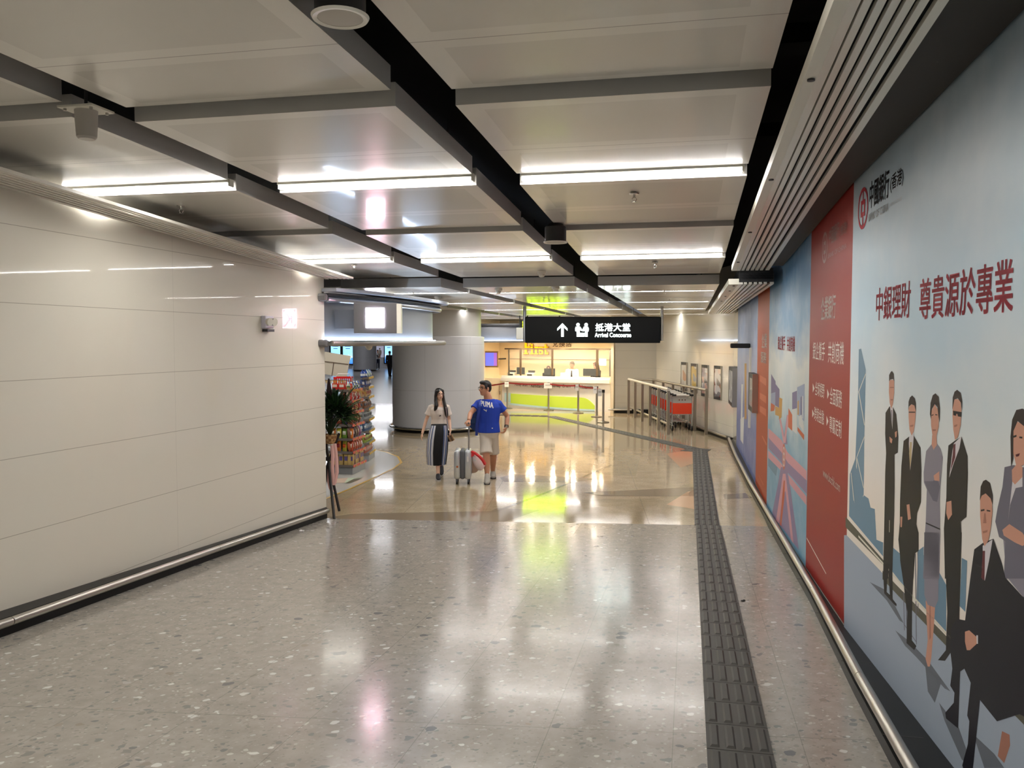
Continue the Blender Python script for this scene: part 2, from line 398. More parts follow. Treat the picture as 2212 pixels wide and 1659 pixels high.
# ================================================================== CEILING
Zv = Vector((0, 0, 1))
ROWS = [(-2.8, -.95, 4.19, 4.14, 0), (-.9, .93, 4.08, 4.03, 1), (1.0, 2.85, 3.99, 3.94, 0), (2.92, 4.72, 3.93, 3.91, 1), (4.8, 6.58, 3.84, 3.79, 0), (6.71, 8.55, 3.726, 3.65, 1),
        (8.65, 10.45, 3.607, 3.53, 0), (10.55, 12.5, 3.48, 3.444, 1), (12.63, 14.18, 3.295, 3.295, 0)]
u = 14.33
for k in range(9): ROWS.append((u, u + 1.86 - (.1 if k % 2 else 0), 3.295, 3.295, 1 if k % 2 == 0 else 0)); u += 1.93
COLS = {'right': (-1.36, .42, 0), 'middle': (-3.45, -1.71, -.06), 'left': (-5.4, -3.75, -.25), 'far left': (-7.6, -5.85, -.25)}
panel_me = None
def seam_uv(u0, v0): return lambda co: (uv(co)[0] - u0, uv(co)[1] - v0)
m = M_ceil; nb = NB(m); xy = nb.sep(nb.uv())       # perforated field inside a plain margin, seam across the middle
seam = nb.math('LESS_THAN', nb.math('ABSOLUTE', nb.math('SUBTRACT', xy[0], 1.06)), .004)
inx = nb.math('LESS_THAN', nb.math('ABSOLUTE', nb.math('SUBTRACT', xy[1], .875)), .73)
i1 = nb.math('LESS_THAN', nb.math('ABSOLUTE', nb.math('SUBTRACT', xy[0], .53)), .42); i2 = nb.math('LESS_THAN', nb.math('ABSOLUTE', nb.math('SUBTRACT', xy[0], 1.45)), .29)
fld = nb.math('MULTIPLY', inx, nb.math('MAXIMUM', i1, i2))
c = nb.mix(nb.math('MULTIPLY', fld, 1.0), lin((224, 221, 212)), lin((212, 209, 200))); c = nb.mix(nb.math('MULTIPLY', seam, .6), c, lin((120, 116, 108)))
nb.link(c, nb.B.inputs['Base Color'])
def ceil_panel(col, r):
    v0, v1, du = COLS[col]; u0, u1, z0, z1, lit = r; u0 += du; u1 += du
    b = MB(); b.mi = 0; T = .14
    lo = [W(u0, v0, z0), W(u0, v1, z0), W(u1, v1, z1), W(u1, v0, z1)]; hi = [p + Zv * T for p in lo]
    vl, vh = b.vs(lo), b.vs(hi); b.face(vl); b.mi = 1; b.face(vh)
    for i in range(4): b.mi = 1; b.face([vl[i], vl[(i + 1) % 4], vh[(i + 1) % 4], vh[i]])
    return b.build('ceiling_panel', [M_ceil, M_ceil_edge], uvf=seam_uv(u0, v0), kind='structure')
def plan_v(u):
    for (a, va), (c, vc) in zip(LW, LW[1:]):
        if u <= c: return va + (vc - va) * (u - a) / (c - a)
    return LW[-1][1]
ORD = ['nearest', 'second nearest', 'third nearest', 'fourth nearest', 'fifth nearest', 'sixth nearest', 'seventh nearest', 'eighth nearest', 'ninth nearest']
def tube_light(u, v0, v1, z, label, batten=True):
    t = thing('tube_light', label, 'ceiling light', W(u, (v0 + v1) / 2, z), 0, 'white strip lights between the ceiling panels')
    mid = (v0 + v1) / 2; L = v1 - v0
    b = MB(); b.box(W(u, mid, z + .016), (.05, L, .028), (UX, VX, Zv)); b.mi = 1; b.poly([W(u + x, y, z) for x, y in ((-.025, v0), (.025, v0), (.025, v1), (-.025, v1))])
    b.build('diffuser', [M_tube2, M_tube], t)
    MB().box(W(u, mid, z + .048), (.09, L, .034), (UX, VX, Zv)).build('batten', M_cream, t)
    b = MB().box(W(u, v1 + .008, z + .03), (.06, .016, .06), (UX, VX, Zv)); b.build('end_cap', M_cream, t)
    MB().cyl(W(u, v0 + .2, z + .08), W(u, v0 + .2, z + .5), .008, 8).build('hanger', M_dark, t)
    MB().cyl(W(u, v1 - .2, z + .08), W(u, v1 - .2, z + .5), .008, 8).build('hanger', M_dark, t)
cnt = {}
for col in COLS:
    for i, r in enumerate(ROWS):
        if col == 'far left' and r[0] < 14: continue
        if col == 'left' and 12 < r[0] < 12.7: pass
        ceil_panel(col, r)
        if r[4]:
            pr = ROWS[i - 1]; v0, v1, du = COLS[col]
            z = max(r[2] + .012, pr[3] - .045) if r[0] < 12 else r[2] + .004
            um = r[0] - .062 + du if r[0] < 12 else (pr[1] + r[0]) / 2 + du
            k = cnt.get(col, 0); cnt[col] = k + 1
            if r[0] < 4: lab = 'strip light of the %s ceiling column over the viewer, %s' % (col, ['behind', 'just overhead'][min(k, 1)])
            else: lab = 'white strip light in the %s column of ceiling panels, %s of that column' % (col, ORD[k - (2 if col != 'far left' else 0)])
            tube_light(um, v0 + .03, v1 - .02 if col != 'right' else v1 - .04, z, lab)

# black plenum services seen in the gaps
b = MB(); b.box(W(5, -1.54, 4.28), (14, .09, .05), (UX, VX, Zv)); b.build('cable_tray', M_dark, label='dark cable tray running above the gap between middle and right ceiling panels', cat='cable tray')
b = MB()
for u in (3.2, 5.6, 8.0): b.box(W(u, .2, 4.35), (.25, 3.2, .12), (UX, VX, Zv))
b.build('ceiling_void_beams', M_void, kind='structure')

# ---- linear air grilles over both walls
def grille(label, u0, u1, va, vb, zf, nsl, bracket=None, pl=None):
    t = thing('air_grille', label, 'air grille', W(u0, (va(u0) + vb(u0)) / 2, zf(u0)))
    def bar(name, f0, f1, dz, h, m, u0=u0, u1=u1):
        b = MB(); st = []; k = 6
        for i in range(k + 1):
            u = u0 + (u1 - u0) * i / k; A, B = va(u), vb(u); z = zf(u) + dz
            p, q = A + (B - A) * f0, A + (B - A) * f1
            st.append([W(u, p, z), W(u, q, z), W(u, q, z + h), W(u, p, z + h)])
        b.loft(st); return b.build(name, m, t)
    pitch = 1.0 / nsl
    for i in range(nsl):
        w = .62 if 0 < i < nsl - 1 else .8
        bar('slat', i * pitch + (pitch * (1 - w) if i == nsl - 1 else 0), (i + (w if i < nsl - 1 else 1)) * pitch, 0, .025, M_white)
    bar('plenum', *(pl or (.02, .98, .06, .14)), M_void)
    bar('end_cap', .0, 1, .026, .12, M_dark, u0, u0 + .015)
    if bracket:
        bar('mounting_rail', *bracket, .0, .07, M_cream)
    return t
def rwv(u):
    for (a, va), (c, vc) in zip(RW, RW[1:]):
        if u <= c: return va + (vc - va) * (u - a) / (c - a)
    return RW[-1][1]
gz = lambda u: 3.32 + .051 * (10.7 - u)
gr = grille('long white slatted air grille above the large people poster', -3.9, 10.65, lambda u: .56, lambda u: .90 + .004 * u, gz, 7, (-.16, -.0))
for u in (2.0, 4.1, 6.0, 8.0, 9.9):
    MB().cyl(W(u, .535, gz(u) + .02), W(u, .535, gz(u) - .008), .018, 10).build('bolt', M_dark, gr)
gr = grille('shorter white slatted air grille further on, above the far posters', 10.85, 22.0, lambda u: .60, lambda u: 1.02, lambda u: 3.17, 7, (-.3, -.0))
for u in (11.1, 12.2, 13.6, 15.2): MB().cyl(W(u, .55, 3.18), W(u, .55, 3.162), .016, 8).build('bolt', M_dark, gr)
grille('thin slatted air grille along the top of the white left wall', -3.9, 10.75, lambda u: plan_v(u) + .46, lambda u: plan_v(u) + .05, lambda u: 3.31 + .056 * (10.75 - u), 7, None, (.25, .98, .03, .02))
b = MB(); b.loft([[W(u, rwv(u) - .02, gz(u) + .06), W(u, .93 + .004 * u, gz(u) + .06), W(u, .93 + .004 * u, gz(u) + .2), W(u, rwv(u) - .02, gz(u) + .2)] for u in (-3.9, 6.5, 10.7)])
b.build('trim_2', mat('bronze_dark', (44, 38, 32), .6), kind='structure')
b = MB(); b.box(W(3.4, -6.6, 4.2), (15, .1, 2.0), (UX, VX, Zv)); b.build('ceiling_void_side', mat('void_side_lit_grey', (150, 146, 138), .6), kind='structure')  # lit look put into the pale grey of the void's side
# ================================================================== ADVERTISING WALL
def flatm(n, c, r=.45): return mat(n, c, r, spec=.2)
def wp(x, y, k=1): return wallr(x, y, .0046 + .00022 * k)                  # point on the printed wall, layer k
def wpoly(b, pts, k=1): b.poly([wp(x, y, k) for x, y in pts])
def wtext(b, body, bl_, br_, tl, k=6, bold=.01, spacing=1.0):
    """lettering printed level on the wall: left and right ends and height taken at three corners"""
    A, Bq, Cq = wp(*bl_, k), wp(*br_, k), wp(*tl, k); z0 = (A.z + Bq.z) / 2 if abs(A.z - Bq.z) < .25 else A.z; h = Cq.z - A.z
    d = Vector((Bq.x - A.x, Bq.y - A.y, 0)); lettering(b, body, lambda s, t: Vector((A.x, A.y, 0)) + d * s + Vector((0, 0, z0 + h * t)), bold, spacing)
def emblem(b, c, r, n, m1, m2, k=5):     # ring with an upright coin and a bar: r in metres
    N = Vector(n); H = Vector((-N.y, N.x, 0)); H = H if H.y < 0 else -H
    P = lambda x, y, q=0: c + H * x * r + Zv * y * r + N * .0002 * q
    seg = [(math.cos(2 * PI * i / 36), math.sin(2 * PI * i / 36)) for i in range(37)]
    b.mi = m1
    for (x0, y0), (x1, y1) in zip(seg, seg[1:]): b.poly([P(x0, y0), P(x1, y1), P(x1 * .82, y1 * .82), P(x0 * .82, y0 * .82)])
    bar = lambda x0, x1, y0, y1, q: b.poly([P(x0, y0, q), P(x1, y0, q), P(x1, y1, q), P(x0, y1, q)])
    bar(-.09, .09, .38, .84, 0); bar(-.09, .09, -.84, -.38, 0)
    bar(-.42, -.2, -.4, .4, 0); bar(.2, .42, -.4, .4, 0); bar(-.42, .42, .18, .4, 1); bar(-.42, .42, -.4, -.18, 1)

M_red = flatm('print_red', (152, 48, 42)); M_red2 = flatm('print_orange_red', (170, 74, 46)); M_txt = flatm('print_white', (232, 224, 216)); M_txtr = flatm('print_crimson', (176, 40, 58))
M_ink = flatm('print_black', (18, 18, 22)); M_grey = flatm('print_grey', (110, 112, 116)); P_ink = M_ink
def sky_mat(name, stops, cloud, sc):
    m = mat(name, (180, 195, 205), .42, spec=.3); nb = NB(m); p = nb.uv(); xy = nb.sep(p)
    n = nb.noise(nb.scale(p, (1, 1.6, 1)), sc, 3, .55)[0]
    f = nb.math('MULTIPLY', nb.math('ADD', xy[1], nb.math('MULTIPLY', nb.math('SUBTRACT', n, .5), 1.1)), .25)
    c = nb.ramp(f, stops); c = nb.mix(nb.math('MULTIPLY', nb.math('SUBTRACT', nb.noise(p, sc * 1.7, 4, .6)[0], .45), 1.0), c, lin(cloud))
    nb.link(c, nb.B.inputs['Base Color']); return m
M_skyA = sky_mat('print_office_sky', [(0, (232, 232, 216)), (.32, (242, 230, 218)), (.5, (222, 230, 232)), (.66, (190, 214, 230)), (.82, (186, 202, 214)), (1, (120, 146, 166))], (240, 236, 234), .8)
M_skyB = sky_mat('print_blue_sky', [(0, (110, 158, 186)), (.3, (120, 166, 190)), (.42, (190, 204, 208)), (.55, (214, 218, 214)), (.68, (120, 160, 196)), (.85, (90, 136, 180)), (1, (60, 96, 138))], (214, 222, 224), 1.1)
M_skyC = sky_mat('print_violet_blue', [(0, (96, 108, 160)), (.25, (112, 124, 172)), (.45, (168, 172, 196)), (.6, (150, 166, 196)), (.8, (96, 116, 160)), (1, (70, 88, 138))], (190, 196, 210), 1.5)
def banner(name, label, x0, x1, m, ymid=738):
    """printed sheet between two pixel columns, from the skirting up behind the grille"""
    (A, n), (Bq, n2) = plan_wall(x0, ymid, RP) if not isinstance(x0, Vector) else (x0, None), plan_wall(x1, ymid, RP) if not isinstance(x1, Vector) else (x1, None)
    n = n or n2; n = n if n.x < 0 else -n
    t = thing(name, label, 'advertising banner', (A.x, A.y, rampz(A) + .1)); t['group'] = 'printed advertising sheets along the right wall'
    b = MB(); pts = []
    for p in (A, Bq): pts.append(Vector((p.x, p.y, 0)))
    z = [rampz(A) + .088, rampz(Bq) + .088]; top = 3.95
    f = [pts[0] + Zv * z[0], pts[1] + Zv * z[1], pts[1] + Zv * top, pts[0] + Zv * top]
    b.prism([p + n * .0002 for p in f], n * .004)
    d = (pts[1] - pts[0]).normalized(); b.build('printed_sheet', m, t, uvf=lambda co: ((Vector((co.x, co.y, 0)) - pts[0]).dot(d), co.z))
    return t, n
far_end = W(-3.9, rwv(-3.9)); far_end.z = 1
tA, nA = banner('advertising_banner', 'huge poster of six people in business suits by a window with red Chinese headline', 1839, far_end, M_skyA)
tB, nB = banner('advertising_banner', 'dark red poster with white Chinese lines and a web address, beside the business people', 1750, 1839, M_red)
tC, nC = banner('advertising_banner', 'sky blue poster of crossing pink roads meeting at a round red emblem', 1662, 1750, M_skyB)
tD, nD = banner('advertising_banner', 'narrow orange red poster between the violet one and the crossing roads', 1637, 1662, M_red2)
tE, nE = banner('advertising_banner', 'violet blue poster at the far end of the advertising wall', 1594, 1637, M_skyC)

# -- the big poster: window, floor, skyline, six printed people
c2 = lambda L: [(1810 + x / 3.318, 750 + y / 3.318) for x, y in L]
c3 = lambda L: [(1810 + x / 3.259, 1150 + y / 3.259) for x, y in L]
P_floor = flatm('print_floor_blue_grey', (162, 174, 190)); P_sill = flatm('print_sill', (92, 90, 76)); P_line = flatm('print_pale_line', (226, 222, 206))
P_bld = flatm('print_building_blue', (110, 142, 164)); P_bld2 = flatm('print_building_pale', (140, 172, 190)); P_suit = flatm('print_suit_black', (24, 22, 22)); P_navy = flatm('print_suit_navy', (18, 18, 30))
P_gs = flatm('print_suit_grey', (140, 136, 148)); P_gs2 = flatm('print_suit_grey_dark', (108, 106, 120)); P_skin = flatm('print_skin', (206, 152, 130)); P_skin2 = flatm('print_skin_shade', (168, 116, 98)); P_hair = flatm('print_hair', (40, 30, 28))
P_shirt = flatm('print_shirt', (216, 212, 216)); P_tie = flatm('print_tie', (96, 34, 44)); P_tieg = flatm('print_tie_gold', (190, 170, 130)); P_shade = flatm('print_floor_shade', (106, 112, 122))
b = MB(); b.mi = 0
wpoly(b, c3([(66, 20), (770, 760), (1310, 1330), (1700, 1750), (1700, 2600), (620, 1850), (48, 780), (48, 20)]), 1)
b.build('printed_floor', P_floor, tA)
def shade(pts): b.poly([wp(x, y, 1.5) for x, y in pts])
b = MB()
for L in ([(230, 350), (330, 400), (400, 500), (470, 640), (440, 620), (350, 480)], [(410, 690), (500, 760), (640, 900), (800, 1120), (760, 1100), (560, 880), (480, 800)], [(620, 920), (740, 1040), (690, 1200), (640, 1120)], [(720, 1200), (860, 1380), (960, 1660), (880, 1600), (760, 1330)], [(960, 1420), (1110, 1560), (1180, 1659), (1040, 1659)]): shade(c3(L))
b.build('printed_shadow', P_shade, tA)
b = MB(); wpoly(b, c2([(60, 1215), (395, 1600), (395, 1659), (330, 1560), (60, 1290)]), 2); wpoly(b, c3([(320, 270), (770, 730), (1310, 1280), (1700, 1680), (1700, 1760), (1310, 1345), (770, 800), (320, 330)]), 2); b.build('printed_sill', P_sill, tA)
b = MB(); wpoly(b, c3([(150, 20), (770, 705), (1310, 1250), (1310, 1265), (770, 722), (150, 34)]), 3); b.build('printed_line', P_line, tA)
b = MB()
wpoly(b, c2([(155, 15), (172, 10), (205, 160), (195, 650), (190, 1060), (225, 1085), (240, 1150), (270, 1160), (282, 1380), (330, 1400), (330, 1500), (85, 1210), (90, 910), (130, 800), (150, 320)]), 1.6)
wpoly(b, c3([(570, 130), (610, 100), (610, 160), (720, 280), (770, 370), (770, 700), (560, 470)]), 1.6); wpoly(b, c3([(880, 180), (918, 200), (905, 560), (865, 520)]), 1.6); wpoly(b, c3([(385, 100), (480, 180), (470, 380), (385, 270)]), 1.6)
wpoly(b, c3([(1265, 1300), (1310, 1150), (1500, 1200), (1500, 1460), (1310, 1330)]), 1.6)
b.build('printed_skyline', P_bld, tA)
b = MB()
for (x0, y0), (x1, y1) in (((205, 190), (155, 320)), ((155, 320), (196, 560)), ((196, 640), (140, 790)), ((140, 790), (190, 1010)), ((140, 790), (130, 1220)), ((100, 900), (130, 1200)), ((190, 1060), (120, 1250))):
    p = c2([(x0, y0), (x1, y1)]); wpoly(b, [(p[0][0] - .7, p[0][1]), (p[0][0] + .7, p[0][1]), (p[1][0] + .7, p[1][1]), (p[1][0] - .7, p[1][1])], 2)
b.build('printed_line', P_line, tA)
FIG = {}
def fig(*layers):
    b = MB(); ms = []
    for m, L, k in layers:
        if m not in ms: ms.append(m)
        b.mi = ms.index(m); wpoly(b, L, k)
    b.build('printed_person', ms, tA)
fig((P_suit, c3([(335, 0), (325, 280), (332, 430), (400, 505), (418, 522), (420, 505), (392, 470), (390, 300), (390, 0), (365, 0), (362, 280), (372, 440), (350, 420), (355, 240), (358, 0)]), 3),
    (P_suit, c2([(376, 425), (348, 470), (345, 620), (352, 760), (345, 900), (342, 1100), (330, 1659), (368, 1659), (374, 1240), (378, 1240), (372, 1659), (396, 1659), (410, 1200), (413, 1000), (413, 770), (436, 755), (440, 640), (425, 480), (402, 430)]), 3.4),
    (P_shirt, c2([(380, 428), (401, 428), (402, 470), (397, 590), (388, 480)]), 4), (P_gs2, c2([(389, 450), (396, 450), (398, 560), (392, 500)]), 4.4),
    (P_skin, c2([(374, 235), (411, 235), (410, 330), (401, 410), (389, 442), (378, 400), (372, 320)]), 4), (P_hair, c2([(374, 245), (374, 200), (385, 178), (395, 170), (407, 190), (411, 245), (403, 228), (383, 232)]), 5),
    (P_skin, c2([(376, 640), (398, 660), (393, 690), (380, 680)]), 5), (P_skin, c2([(415, 610), (430, 600), (429, 640), (418, 650)]), 5), (P_skin2, c2([(380, 285), (408, 285), (408, 293), (380, 293)]), 5), (P_skin2, c2([(384, 372), (402, 372), (400, 382), (386, 382)]), 5))
fig((P_suit, c3([(440, 0), (445, 200), (470, 370), (485, 500), (495, 560), (490, 780), (545, 830), (560, 800), (528, 760), (530, 480), (545, 150), (575, 130), (575, 0)]), 3),
    (P_suit, c2([(518, 640), (478, 672), (462, 850), (452, 1100), (450, 1260), (440, 1380), (450, 1480), (470, 1570), (480, 1659), (490, 1659), (478, 1500), (484, 1420), (500, 1420), (520, 1659), (548, 1659), (560, 1470), (582, 1440), (585, 1330), (570, 1270), (575, 1190), (603, 1110), (606, 880), (600, 720), (552, 635)]), 3.4),
    (P_shirt, c2([(518, 640), (552, 620), (547, 700), (525, 885), (516, 690)]), 4), (P_tieg, c2([(524, 680), (538, 680), (534, 800), (525, 870), (518, 760)]), 4.5),
    (P_skin, c2([(514, 440), (530, 410), (556, 415), (566, 450), (562, 530), (551, 605), (535, 635), (520, 590), (514, 500)]), 4), (P_hair, c2([(512, 455), (514, 390), (524, 360), (540, 345), (558, 365), (566, 400), (567, 460), (556, 418), (535, 408), (518, 425)]), 5),
    (P_ink, c2([(516, 462), (562, 462), (561, 470), (516, 470)]), 5), (P_skin2, c2([(524, 560), (550, 555), (548, 568), (527, 572)]), 5), (P_skin, c2([(500, 1130), (520, 1125), (531, 1230), (510, 1240)]), 5), (P_skin, c2([(455, 1215), (470, 1215), (466, 1290), (456, 1290)]), 5))
for x0 in (468, 483, 548, 563): pass
fig((P_gs2, c3([(466, 420), (471, 420), (478, 690), (473, 690)]), 2.5), (P_gs2, c3([(484, 450), (489, 450), (496, 720), (491, 720)]), 2.5), (P_gs2, c3([(550, 150), (555, 150), (562, 790), (557, 790)]), 2.5), (P_gs2, c3([(566, 130), (570, 130), (574, 560), (570, 560)]), 2.5), (P_gs2, c3([(470, 640), (560, 770), (560, 778), (470, 648)]), 2.5))
fig((P_skin, c3([(625, 480), (692, 520), (685, 640), (665, 880), (655, 945), (640, 945), (625, 890), (640, 760)]), 3), (P_skin2, c3([(652, 510), (660, 510), (662, 740), (652, 760)]), 3.3),
    (P_gs, c3([(615, 0), (722, 0), (714, 480), (690, 530), (640, 510), (616, 440)]), 3.6), (P_gs, c2([(637, 1255), (742, 1300), (735, 1659), (618, 1659), (626, 1400)]), 3.6),
    (P_gs, c2([(680, 695), (640, 745), (622, 900), (624, 970), (645, 1020), (637, 1260), (740, 1305), (738, 1110), (742, 1000), (760, 790), (745, 730), (718, 690), (695, 735)]), 4),
    (P_gs2, c2([(628, 960), (690, 960), (718, 930), (740, 1000), (720, 1110), (690, 1100), (650, 1020)]), 4.3), (P_ink, c2([(638, 1255), (740, 1300), (740, 1310), (638, 1265)]), 4.5),
    (P_skin, c2([(684, 630), (715, 630), (718, 700), (694, 735), (680, 700)]), 4.5), (P_skin, c2([(674, 470), (700, 410), (730, 450), (731, 570), (713, 645), (699, 668), (685, 625), (676, 560)]), 5),
    (P_hair, c2([(668, 480), (672, 400), (688, 345), (708, 330), (730, 355), (740, 440), (738, 540), (730, 500), (722, 430), (700, 405), (682, 440), (676, 520)]), 5.5), (P_skin2, c2([(686, 588), (712, 588), (710, 600), (690, 602)]), 5.5), (P_hair, c2([(680, 486), (694, 480), (694, 487), (680, 493)]), 5.5), (P_hair, c2([(706, 480), (722, 482), (722, 489), (706, 487)]), 5.5),
    (P_skin, c2([(695, 920), (735, 890), (736, 960), (700, 955)]), 5))
fig((P_suit, c3([(755, 0), (880, 0), (864, 560), (862, 700), (800, 850), (762, 905), (712, 900), (768, 830), (778, 560)]), 3),
    (P_suit, c2([(845, 672), (800, 705), (790, 850), (785, 1080), (768, 1300), (775, 1659), (887, 1659), (893, 1320), (890, 1250), (930, 1215), (940, 900), (938, 780), (895, 640)]), 3.4),
    (P_shirt, c2([(840, 690), (895, 638), (880, 725), (838, 835), (806, 935), (830, 740)]), 4), (P_tie, c2([(836, 700), (852, 690), (850, 790), (815, 890), (832, 770)]), 4.5),
    (P_skin, c2([(832, 430), (845, 370), (885, 375), (895, 450), (889, 560), (869, 645), (848, 665), (836, 590), (830, 490)]), 5), (P_hair, c2([(829, 450), (832, 360), (845, 320), (864, 305), (888, 325), (901, 390), (899, 455), (892, 400), (868, 365), (845, 375)]), 5.5),
    (P_ink, c2([(834, 455), (896, 465), (894, 500), (870, 496), (866, 478), (858, 478), (856, 492), (837, 488)]), 6), (P_skin2, c2([(842, 560), (866, 552), (864, 566), (844, 574)]), 5.6), (P_skin, c2([(788, 1110), (822, 1100), (827, 1200), (800, 1240), (785, 1190)]), 5))
fig((P_gs, c3([(1170, 0), (1700, 0), (1700, 900), (1310, 450), (1195, 310)]), 3), (P_skin2, c3([(1165, 1400), (1218, 1425), (1222, 1500), (1180, 1625), (1135, 1575)]), 3),
    (P_gs2, c2([(1270, 845), (1205, 860), (1190, 1000), (1155, 1150), (1138, 1250), (1165, 1360), (1210, 1390), (1200, 1659), (1700, 1659), (1700, 900), (1334, 860)]), 4.5),
    (P_shirt, c2([(1262, 960), (1300, 880), (1334, 900), (1334, 1000), (1285, 1010), (1245, 1130), (1230, 1250)]), 5), (P_skin, c2([(1258, 880), (1300, 830), (1334, 860), (1334, 930), (1280, 985), (1260, 960)]), 5.2),
    (P_skin, c2([(1260, 600), (1290, 530), (1350, 560), (1400, 700), (1380, 800), (1334, 850), (1290, 850), (1268, 760)]), 5.6), (P_hair, c2([(1252, 860), (1248, 640), (1260, 520), (1290, 450), (1334, 440), (1420, 480), (1460, 700), (1460, 900), (1390, 880), (1400, 680), (1350, 570), (1300, 530), (1270, 600), (1268, 800)]), 6),
    (P_hair, c2([(1270, 635), (1292, 628), (1292, 642), (1270, 650)]), 6.2), (P_hair, c2([(1312, 640), (1334, 642), (1334, 655), (1312, 652)]), 6.2), (P_tie, c2([(1284, 770), (1316, 760), (1310, 780), (1290, 786)]), 6.2),
    (P_skin, c2([(1190, 1310), (1240, 1268), (1334, 1330), (1380, 1400), (1334, 1425), (1280, 1400), (1200, 1350)]), 6))
fig((P_navy, c3([(1030, 75), (970, 120), (945, 300), (905, 620), (850, 610), (810, 660), (800, 830), (815, 960), (800, 1080), (830, 1130), (825, 1200), (765, 1270), (770, 1310), (855, 1380), (870, 980), (900, 960), (945, 1060), (920, 1290), (935, 1330), (925, 1490), (885, 1640), (900, 1700), (960, 1659), (1010, 1180), (1130, 1330), (1290, 1280), (1700, 1500), (1700, 700), (1310, 450), (1190, 320), (1165, 220), (1105, 45)]), 6.5),
    (P_shirt, c3([(1030, 95), (1100, 50), (1075, 200), (1045, 340), (1030, 330)]), 7), (P_tie, c3([(1030, 130), (1047, 130), (1043, 340), (1020, 320)]), 7.4),
    (P_skin, c2([(1030, 1080), (1070, 1040), (1112, 1075), (1119, 1180), (1106, 1300), (1090, 1385), (1062, 1428), (1045, 1375), (1030, 1210)]), 7.4), (P_hair, c2([(1028, 1100), (1034, 1000), (1052, 960), (1072, 950), (1100, 972), (1120, 1060), (1120, 1130), (1106, 1085), (1070, 1048), (1042, 1065)]), 7.8),
    (P_hair, c2([(1036, 1165), (1062, 1160), (1062, 1172), (1036, 1178)]), 8), (P_hair, c2([(1078, 1165), (1104, 1170), (1104, 1180), (1078, 1176)]), 8), (P_skin2, c2([(1048, 1320), (1085, 1310), (1082, 1326), (1052, 1336)]), 8), (P_skin2, c2([(1060, 1190), (1070, 1190), (1076, 1262), (1052, 1262)]), 8),
    (P_skin, c3([(905, 700), (935, 690), (990, 740), (988, 785), (940, 830), (918, 830), (905, 770)]), 8), (P_shirt, c3([(985, 725), (997, 725), (997, 785), (988, 785)]), 8.2))
# -- lettering
b = MB(); wtext(b, '中銀理財', (1894, 690), (1968, 688), (1894, 622), 6, .02); b.build('headline', M_txtr, tA); b = MB(); wtext(b, '尊貴源於專業', (1988, 687), (2190, 676), (1988, 602), 6, .02); b.build('headline', M_txtr, tA)
p, n = plan_wall(1866, 450, RP); n = n if n.x < 0 else -n
zc = p.z; rr = (wp(1866, 405).z - wp(1866, 494).z) / 2
b = MB(); emblem(b, p + n * .0062, rr, n, 0, 0); b.build('round_emblem', M_txtr, tA)
b = MB(); wtext(b, '中國銀行', (1880, 450), (1922, 426), (1880, 395), 6, .035); wtext(b, '(香港)', (1925, 416), (1953, 402), (1925, 378), 6, .02); b.build('brush_lettering', M_ink, tA)
b = MB(); wtext(b, 'BANK OF CHINA', (1878, 480), (1921, 454), (1878, 464), 6, .02); wtext(b, '(HONG KONG)', (1923, 450), (1950, 435), (1923, 440), 6, .0); b.build('small_lettering', M_grey, tA)
b = MB(); wtext(b, '企業銀行', (1775, 690), (1806, 690), (1775, 642), 6, .02); b.build('lettering', M_txt, tB)
b = MB(); wtext(b, '銀企攜手', (1757, 776), (1783, 780), (1757, 738), 6, .0); wtext(b, '共創商機', (1790, 784), (1824, 788), (1790, 738), 6, .0); b.build('lettering', M_txt, tB)
for body, L in (('全球視野', ((1762, 854), (1782, 860), (1762, 824))), ('全面服務', ((1794, 874), (1820, 881), (1794, 837))), ('跨境金融', ((1760, 908), (1781, 918), (1760, 878))), ('專屬定制', ((1793, 934), (1819, 946), (1793, 898)))): b = MB(); wtext(b, body, *L, k=6, bold=.0); b.build('lettering', M_txt, tB)
for x, y0, y1 in ((1757, 828, 848), (1788.6, 840, 862), (1756, 884, 902), (1787, 898, 920)): b = MB(); wpoly(b, [(x, y0), (x + 4, (y0 + y1) / 2 + 1), (x, y1)], 6); b.build('arrow_bullet', M_txt, tB)
b = MB(); wtext(b, 'www.bochk.com', (1779, 1028), (1816, 1064), (1779, 1010), 6, .01); b.build('web_address', M_txt, tB)
b = MB(); wpoly(b, [(1744, 1161), (1786, 1238), (1786, 1241), (1744, 1164)], 6); b.build('lettering', M_txt, tB)
p, n = plan_wall(1783, 535, RP); n = n if n.x < 0 else -n
rr = (wp(1783, 501).z - wp(1783, 568).z) / 2; M_wine = flatm('print_pale_wine', (176, 140, 134))
b = MB(); emblem(b, p + n * .0062, rr, n, 0, 0); wtext(b, '中國銀行', (1792, 530), (1814, 516), (1792, 494), 6, .02); wtext(b, '(香港)', (1816, 513), (1831, 506), (1816, 486), 6, .015); wtext(b, 'BANK OF CHINA', (1790, 559), (1830, 535), (1790, 549), 6, -.005); b.build('pale_emblem_and_name', M_wine, tB)
